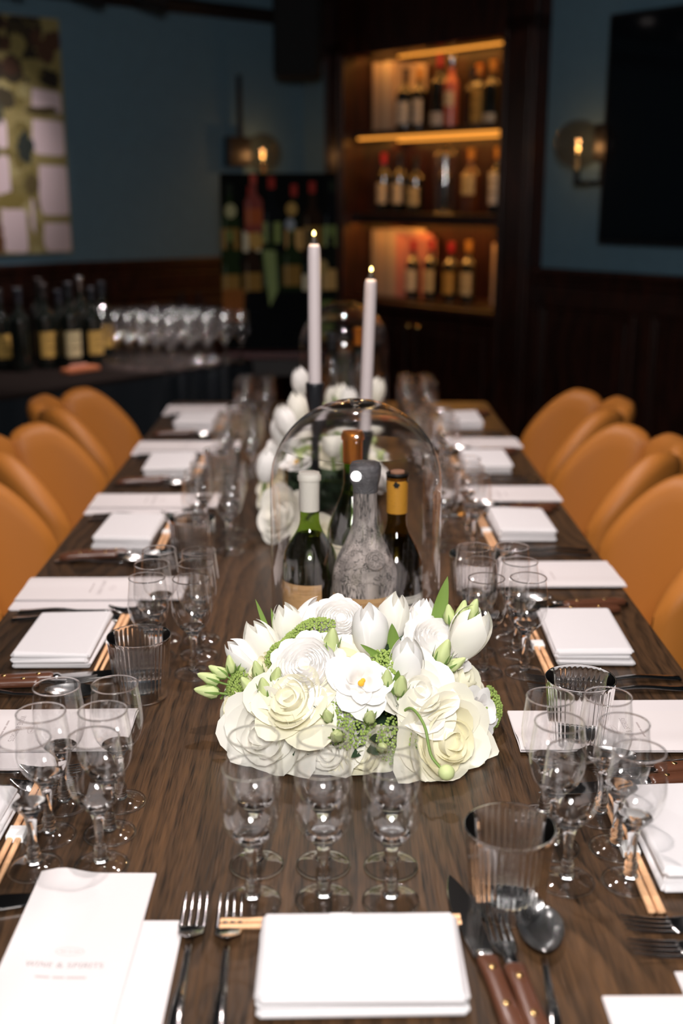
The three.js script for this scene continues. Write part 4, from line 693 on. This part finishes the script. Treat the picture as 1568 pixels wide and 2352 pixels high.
{ // second, longer arrangement behind the near dome
  const F = { rose: [], lisianthus: [], ranunculus: [], tulip: [], bud: [], umbel: [], leaf: [] }, r = fr, cx = 0.0, cz = -2.52, rx = 0.14, ry = 0.15, rz = 0.52;
  const at = (a, e, k = 1) => { const d = V(Math.cos(e) * Math.sin(a), Math.sin(e), Math.cos(e) * Math.cos(a)); return [cx + d.x * rx * k, 0.02 + d.y * ry * k, cz + d.z * rz * k, d.x, d.y + 0.15, d.z * 0.6 + 0.2]; };
  for (let k = 0; k < 26; k++) F.rose.push([...at(k * 2.399, 0.15 + 1.15 * ((k * 0.618) % 1)), 0.042 + 0.012 * r()]);
  for (let k = 0; k < 7; k++) F.ranunculus.push([...at(k * 2.0 + 1, 0.4 + 0.8 * r(), 1.05), 0.036]);
  for (let k = 0; k < 6; k++) F.lisianthus.push([...at(k * 2.6 + 0.4, 0.2 + 0.9 * r(), 1.05), 0.034]);
  for (let k = 0; k < 9; k++) F.tulip.push([...at(k * 2.2 + 0.2, 0.6 + 0.7 * r(), 1.25).slice(0, 3), 0.3 * (r() - 0.5), 1, 0.2 * (r() - 0.5), 0.032]);
  for (let k = 0; k < 12; k++) F.umbel.push([...at(k * 2.399 + 0.7, 0.2 + r(), 1.0), 0.03]);
  for (let k = 0; k < 10; k++) F.bud.push([...at(k * 1.9, 0.4 + 0.7 * r(), 1.1).slice(0, 3), r() - 0.5, 1, r() - 0.5, 0.013]);
  F.tulip.push([-0.06, 0.22, -2.45, -0.2, 0.95, 0, 0.034], [-0.085, 0.20, -2.40, -0.4, 0.9, 0, 0.032], [0.12, 0.20, -2.8, 0.2, 0.95, 0, 0.032], [-0.06, 0.255, -2.6, -0.1, 0.98, 0, 0.03]);
  for (let k = 0; k < 8; k++) F.leaf.push([...at(k * 2.2, 0.9, 0.9).slice(0, 3), r() - 0.5, 1, 0, 0, 0.09, 0.01]);
  for (const k of Object.keys(F)) F[k] = F[k].filter(q => Math.hypot(q[0] + 0.018, q[2] + 2.1) > 0.085 && Math.hypot(q[0] - 0.077, q[2] + 2.2) > 0.085 && q[2] < -1.99);
  const g = arrangement('long arrangement of white roses behind the near glass dome around the candles', F, cx, cz);
  filler(g, 0, -0.14, 0.15, 0.14, 0.40, 320);
}

// ---------- dining chairs
const chairGeo = {};
{
  const pm = 1.5, top = (f) => 0.835 - 0.15 * Math.max(0, (Math.abs(f) - 0.9) / 0.6) ** 1.6 - 0.016 * Math.exp(-(((Math.abs(f) - 0.5) / 0.16) ** 2)), y0 = 0.40;
  const panel = (f0, f1) => {
    const fm = (f0 + f1) / 2, hw = (f1 - f0) / 2;
    return grid(20, 28, (u, s) => {
      const f = f0 + (f1 - f0) * u, e = (f - fm) / hw, puff = Math.sqrt(Math.max(0, 1 - e ** 4)), th = 0.034;
      const ht = top(f); let y, off;            // loop over the cross-section: inner face up, rolled top, outer face down
      if (s < 0.42) { const t = s / 0.42; y = y0 + (ht - 0.035 - y0) * t; off = -th * (0.10 + 0.90 * puff); }
      else if (s < 0.58) { const a = (s - 0.42) / 0.16 * Math.PI; y = ht - 0.035 + 0.035 * Math.sin(a) * (0.4 + 0.6 * puff); off = -th * (0.10 + 0.90 * puff) * Math.cos(a); }
      else { const t = (s - 0.58) / 0.42; y = ht - 0.035 + (y0 - ht + 0.035) * t; off = th * (0.10 + 0.90 * puff); }
      const lean = 0.075 * Math.max(0, (y - 0.45) / 0.40) ** 1.2, R = 0.215 + off, Rz = 0.225 + off;
      return [Math.sin(f) * (R + lean * 0.25), y, -Math.cos(f) * Rz - lean * (0.35 + 0.65 * Math.cos(f))];
    });
  };
  chairGeo.panels = [panel(-pm, -0.52), panel(-0.52, 0.52), panel(0.52, pm)];
  chairGeo.seat = bx(0.38, 0.10, 0.40, 0, 0.42, 0.02, 0.04, 5);
  chairGeo.legs = [[-0.18, -0.17], [0.18, -0.17], [-0.18, 0.19], [0.18, 0.19]].map(([x, z]) => T(cyl(0.012, 0.02, 0.39, 12), x, 0, z));
}
function chair(label) {
  const g = thing('dining_chair', label, 'chair', 'tan leather dining chairs');
  for (const p of chairGeo.panels) part('back_panel', p, M.leather, g);
  part('seat', chairGeo.seat, M.leather, g);
  for (const l of chairGeo.legs) part('leg', l, M.blackWood, g);
  return g;
}
{
  let first = null;
  for (const side of [-1, 1]) for (const i of [2, 3, 4]) {
    const label = `tan leather channel-back chair, ${['nearest', 'middle', 'farthest'][i - 2]} one visible on the ${side < 0 ? 'left' : 'right'} side`;
    const c = first ? copyOf(first, label) : (first = chair(label));
    const z = (side < 0 ? [0, 0, -2.24, -2.82, -3.40] : [0, 0, -2.22, -2.80, -3.36])[i];
    c.position.set(side < 0 ? XL - 0.05 : XR + 0.05, 0, z); c.rotation.y = side < 0 ? Math.PI / 2 : -Math.PI / 2;
  }
}

// ---------- black-draped sideboard with bottles and glasses
const SB = { a: 2.2, b: 1.12, turn: turnA + 0.18 };
{
  const t = thing('sideboard', 'sideboard draped to the floor in black cloth along the left wall', 'sideboard');
  t.position.copy(room(SB.a, SB.b)); t.rotation.y = SB.turn;
  const w = 1.74, d = 0.66;
  part('top', bx(w, 0.03, d, 0, 0.752, 0, 0.008), P({ color: lin(0.009, 0.006, 0.005), roughness: 1, specularIntensity: 0.15 }), t);
  part('cloth_skirt', grid(240, 8, (u, v) => { const per = 2 * (w + d); let q = u * per, x, z, nx = 0, nz = 0; if (q < w) { x = -w / 2 + q; z = d / 2; nz = 1; } else if ((q -= w) < d) { x = w / 2; z = d / 2 - q; nx = 1; } else if ((q -= d) < w) { x = w / 2 - q; z = -d / 2; nz = -1; } else { q -= w; x = -w / 2; z = -d / 2 + q; nx = -1; } const f = (0.004 + 0.022 * (1 - v)) * (1 + Math.sin(u * per * 34 + 2 * n2(u * 30, 1))); return [x + nx * f, 0.005 + v * 0.745, z + nz * f]; }), M.blackCloth, t);
}
const sbAt = (x, z, y = 0.768) => { const m = new THREE.Object3D(); m.position.copy(room(SB.a, SB.b)); m.rotation.y = SB.turn; m.updateMatrixWorld(); return m.localToWorld(V(x, y, z)); };
function pixelSafe(o, wx, wz, y = 0.768, turn = SB.turn) { o.position.set(wx, y, wz); o.rotation.y = turn; return o; }
{
  const B = (label, H, R, cap, lab, x, z, extra = {}) => pixelSafe(bottle({ label, H, R, cap, lab, seg: 20, group: 'bottles on the black sideboard', ...extra }), x, z);
  B('dark bottle with gold label at the left edge of the sideboard', 0.30, 0.038, M.black, labelMats[2], -1.262, -4.45);
  B('dark bottle with small round pale label second on the sideboard', 0.31, 0.037, M.blueDark, null, -1.172, -4.39);
  B('dark bottle with tan label third on the sideboard', 0.32, 0.038, M.blackWood, labelMats[2], -1.095, -4.46);
  B('slim dark bottle behind the tan labelled bottle on the sideboard', 0.33, 0.037, M.blackWood, null, -1.15, -4.62);
  B('dark bottle without label in the middle of the sideboard bottles', 0.29, 0.037, M.blueDark, null, -1.06, -4.56);
  B('dark bottle with tall narrow gold label on the sideboard', 0.325, 0.038, M.iron, labelMats[1], -0.998, -4.46);
  B('tall dark bottle with bright foil top behind the gold label bottle', 0.335, 0.038, M.steel, null, -1.0, -4.68);
  B('dark bottle with orange label beside the rows of glasses', 0.30, 0.038, M.iron, labelMats[2], -0.935, -4.57);
  B('dark bottle with pale foil top nearest the rows of glasses', 0.305, 0.038, M.iron, labelMats[2], -0.935, -4.78);
  const k = thing('cork_board', 'small flat orange wooden board lying before the sideboard bottles', 'board'); pixelSafe(k, -0.945, -4.36, 0.7675, SB.turn);
  part('board', bx(0.15, 0.018, 0.05, 0, 0.009, 0, 0.004), S({ color: lin(0.42, 0.13, 0.05), roughness: 0.6 }), k); part('corkscrew', bx(0.08, 0.012, 0.014, -0.01, 0.024, 0, 0.005), S({ color: lin(0.5, 0.22, 0.15), roughness: 0.5 }), k);
  // block of stemmed glasses
  const gg = thing('stemmed_glass', 'empty stemmed wine glass in the block of glasses on the sideboard', 'wine glass', 'glasses massed on the sideboard');
  const k2 = 1.42;
  part('stem', lathe([[0, 0.0004], [0.034, 0.0004], [0.034, 0.002], [0.012, 0.006], [0.005, 0.014], [0.0042, 0.05], [0.006, 0.082], [0.016, 0.094], [0.014, 0.096], [0, 0.090]], 16), M.solid, gg);
  part('bowl', lathe([[0.015, 0.0945], [0.028, 0.108], [0.0365, 0.128], [0.0375, 0.15], [0.034, 0.18], [0.0305, 0.205]], 20), M.crystal, gg);
  part('rim', new THREE.TorusGeometry(0.0305, 0.0011, 6, 24).rotateX(Math.PI / 2).translate(0, 0.205, 0), M.solid, gg);
  const cM = V(-0.615, 0.768, -4.42), uL = V(-0.866 + 0.638, 0, -4.60 + 4.40).normalize(), uR = V(-0.371 + 0.638, 0, -4.60 + 4.40).normalize();
  let n = 0;
  for (let i = 0; i < 6; i++) for (let j = 0; j < 5; j++) { const lb = `stemmed glass, ${['first', 'second', 'third', 'fourth', 'fifth', 'sixth'][i]} from right in the ${['front', 'second', 'third', 'fourth', 'rear'][j]} row of the sideboard glass block`; const o = n++ ? copyOf(gg, lb) : tag(gg, lb, 'wine glass', 'glasses massed on the sideboard'); o.position.copy(cM).addScaledVector(uL, i * 0.081).addScaledVector(uR, j * 0.081).add(V(jit(0.0015), 0, jit(0.0015))); }
}

// ---------- what stands on the cabinet shelves
{
  const on = (o, u, off, y, t = 0) => { o.position.copy(room(off, u, y + 0.0006)); o.rotation.y = turnB + t; return o; };
  const sb = (label, u, y, o, off = -0.10) => on(bottle({ label, seg: 20, H: 0.295, R: 0.038, group: 'bottles on the cabinet shelves', ...o }), u, off, y);
  const [s0, s1, s2] = CAB.shelves;
  sb('bottle with wide cream label, left on the top shelf', 0.70, s2, { H: 0.29, R: 0.046, cap: M.blackWood, lab: labelMats[3], l0: 0.1, l1: 0.46 });
  sb('bottle with narrow pale label, second on the top shelf', 0.80, s2, { H: 0.28, R: 0.036, cap: M.ochreFoil, lab: labelMats[3], l0: 0.1, l1: 0.5 });
  sb('tall dark bottle with red top touching the top strip light', 0.90, s2, { H: 0.345, R: 0.044, cap: M.redFoil, lab: labelMats[3], l0: 0.05, l1: 0.22 }, -0.14);
  sb('slim pink bottle with silver top on the top shelf', 1.02, s2, { H: 0.325, R: 0.034, mat: S({ color: lin(0.5, 0.14, 0.10), roughness: 0.2 }), cap: M.steel, lab: labelMats[0], l0: 0.3, l1: 0.5 });
  sb('dark bottle beside the slim pink bottle on the top shelf', 1.10, s2, { H: 0.27, R: 0.037, cap: M.blackWood, lab: null }, -0.16);
  sb('bottle with long tan label, fifth on the top shelf', 1.20, s2, { H: 0.27, R: 0.036, cap: M.goldFoil, lab: labelMats[2], l0: 0.05, l1: 0.6 });
  sb('dark bottle with gold top at the right of the top shelf', 1.285, s2, { H: 0.28, R: 0.040, cap: M.ochreFoil, lab: labelMats[0], l0: 0.05, l1: 0.18 });
  sb('bottle with red capsule, left on the middle shelf', 0.545, s1, { cap: M.redFoil, lab: labelMats[0], l0: 0.16, l1: 0.5 });
  sb('bottle with dark capsule and cream label, second on the middle shelf', 0.665, s1, { cap: M.iron, lab: labelMats[0], l0: 0.16, l1: 0.5 });
  sb('bottle with squat shoulders and gold label on the middle shelf', 0.785, s1, { H: 0.27, R: 0.043, cap: M.black, lab: labelMats[1], l0: 0.14, l1: 0.48 });
  sb('round bottle with long neck and tan label on the middle shelf', 1.165, s1, { H: 0.30, R: 0.044, sh: 0.58, cap: M.ochreFoil, mat: P({ color: lin(0.09, 0.03, 0.012), roughness: 0.08, clearcoat: 1 }), lab: labelMats[1], l0: 0.3, l1: 0.6 });
  sb('bottle with tall cream label at the right of the middle shelf', 1.335, s1, { H: 0.30, R: 0.040, cap: M.ochreFoil, lab: labelMats[3], l0: 0.15, l1: 0.62 });
  for (const [i, u] of [[0, 0.775], [1, 0.905], [2, 1.045], [3, 1.165]]) sb(`bottle with ${['red top, first', 'red top and wide label, second', 'dark red top, third', 'ochre top and large label, fourth'][i]} on the bottom shelf`, u, s0, { cap: i === 3 ? M.ochreFoil : M.redFoil, lab: labelMats[[0, 1, 2, 1][i]], l0: 0.13, l1: 0.5, H: 0.285 + 0.01 * (i % 2) });
  // tall clear decanter-like bottle in its glass sleeve
  const dc = thing('clear_decanter', 'tall clear glass cylinder decanter on the middle shelf', 'decanter'); on(dc, 0.99, -0.10, s1);
  part('cylinder', lathe([[0.055, 0.002], [0.055, 0.27], [0.050, 0.285]], 32), M.thin, dc); part('base', lathe([[0, 0], [0.055, 0], [0.056, 0.006], [0.055, 0.014], [0, 0.014]], 28), M.solid, dc); part('lid', lathe([[0, 0.285], [0.05, 0.285], [0.05, 0.293], [0.012, 0.30], [0.012, 0.325], [0, 0.327]], 24), M.solid, dc);
  const ib = sb('dark bottle standing inside the clear cylinder decanter', 0.99, s1, { H: 0.26, R: 0.03, cap: M.steel, lab: null, mat: M.blueDark }); ib.position.y += 0.015;
  // books and boxes, each its own
  const bm = [[0.55, 0.42, 0.30], [0.42, 0.33, 0.24], [0.60, 0.50, 0.38], [0.50, 0.36, 0.25], [0.62, 0.24, 0.19]].map(c => S({ color: lin(...c), roughness: 0.7 }));
  const pages = S({ color: lin(0.7, 0.62, 0.5), roughness: 0.9 });
  const book = (label, u, y, w, h, mi, t = 0) => { const g = thing('upright_book', label, 'book', 'books on the cabinet shelves'); part('cover', merge([bx(w, h, 0.003, 0, h / 2, 0.11, 0.001), bx(0.003, h, 0.22, -w / 2 + 0.0015, h / 2, 0, 0.001), bx(0.003, h, 0.22, w / 2 - 0.0015, h / 2, 0, 0.001)]), bm[mi], g); part('pages', bx(w - 0.007, h - 0.01, 0.21, 0, h / 2, 0, 0.001), pages, g); on(g, u, -0.20, y); g.rotation.z = t; return g; };
  ['first', 'second', 'third', 'fourth'].forEach((n, k) => book(`tall cream book, ${n} from the left on the top shelf`, 0.485 + k * 0.042, s2, 0.039, 0.335 - 0.006 * (k % 2), k % 4));
  ['first', 'second', 'third'].forEach((n, k) => book(`tall book, ${n} of three at the right end of the top shelf`, 1.385 + k * 0.044, s2, 0.041, 0.325 + 0.005 * k, (k + 1) % 4));
  ['first', 'second', 'third', 'fourth'].forEach((n, k) => book(`tall grey-brown book, ${n} from the left on the bottom shelf`, 0.485 + k * 0.047, s0, 0.044, 0.335, [1, 3, 1, 0][k]));
  book('salmon pink book beside the red topped bottles on the bottom shelf', 0.675, s0, 0.045, 0.315, 4); book('salmon pink thin book next to the other pink book', 0.712, s0, 0.025, 0.29, 4);
  ['first', 'second', 'third'].forEach((n, k) => book(`tall tan book, ${n} of three at the right end of the bottom shelf`, 1.35 + k * 0.047, s0, 0.044, 0.29 + 0.015 * k, [3, 2, 3][k]));
}

scene.traverse(o => { if (o.isMesh) { o.castShadow = true; o.receiveShadow = true; } });
renderer.render(scene, camera);
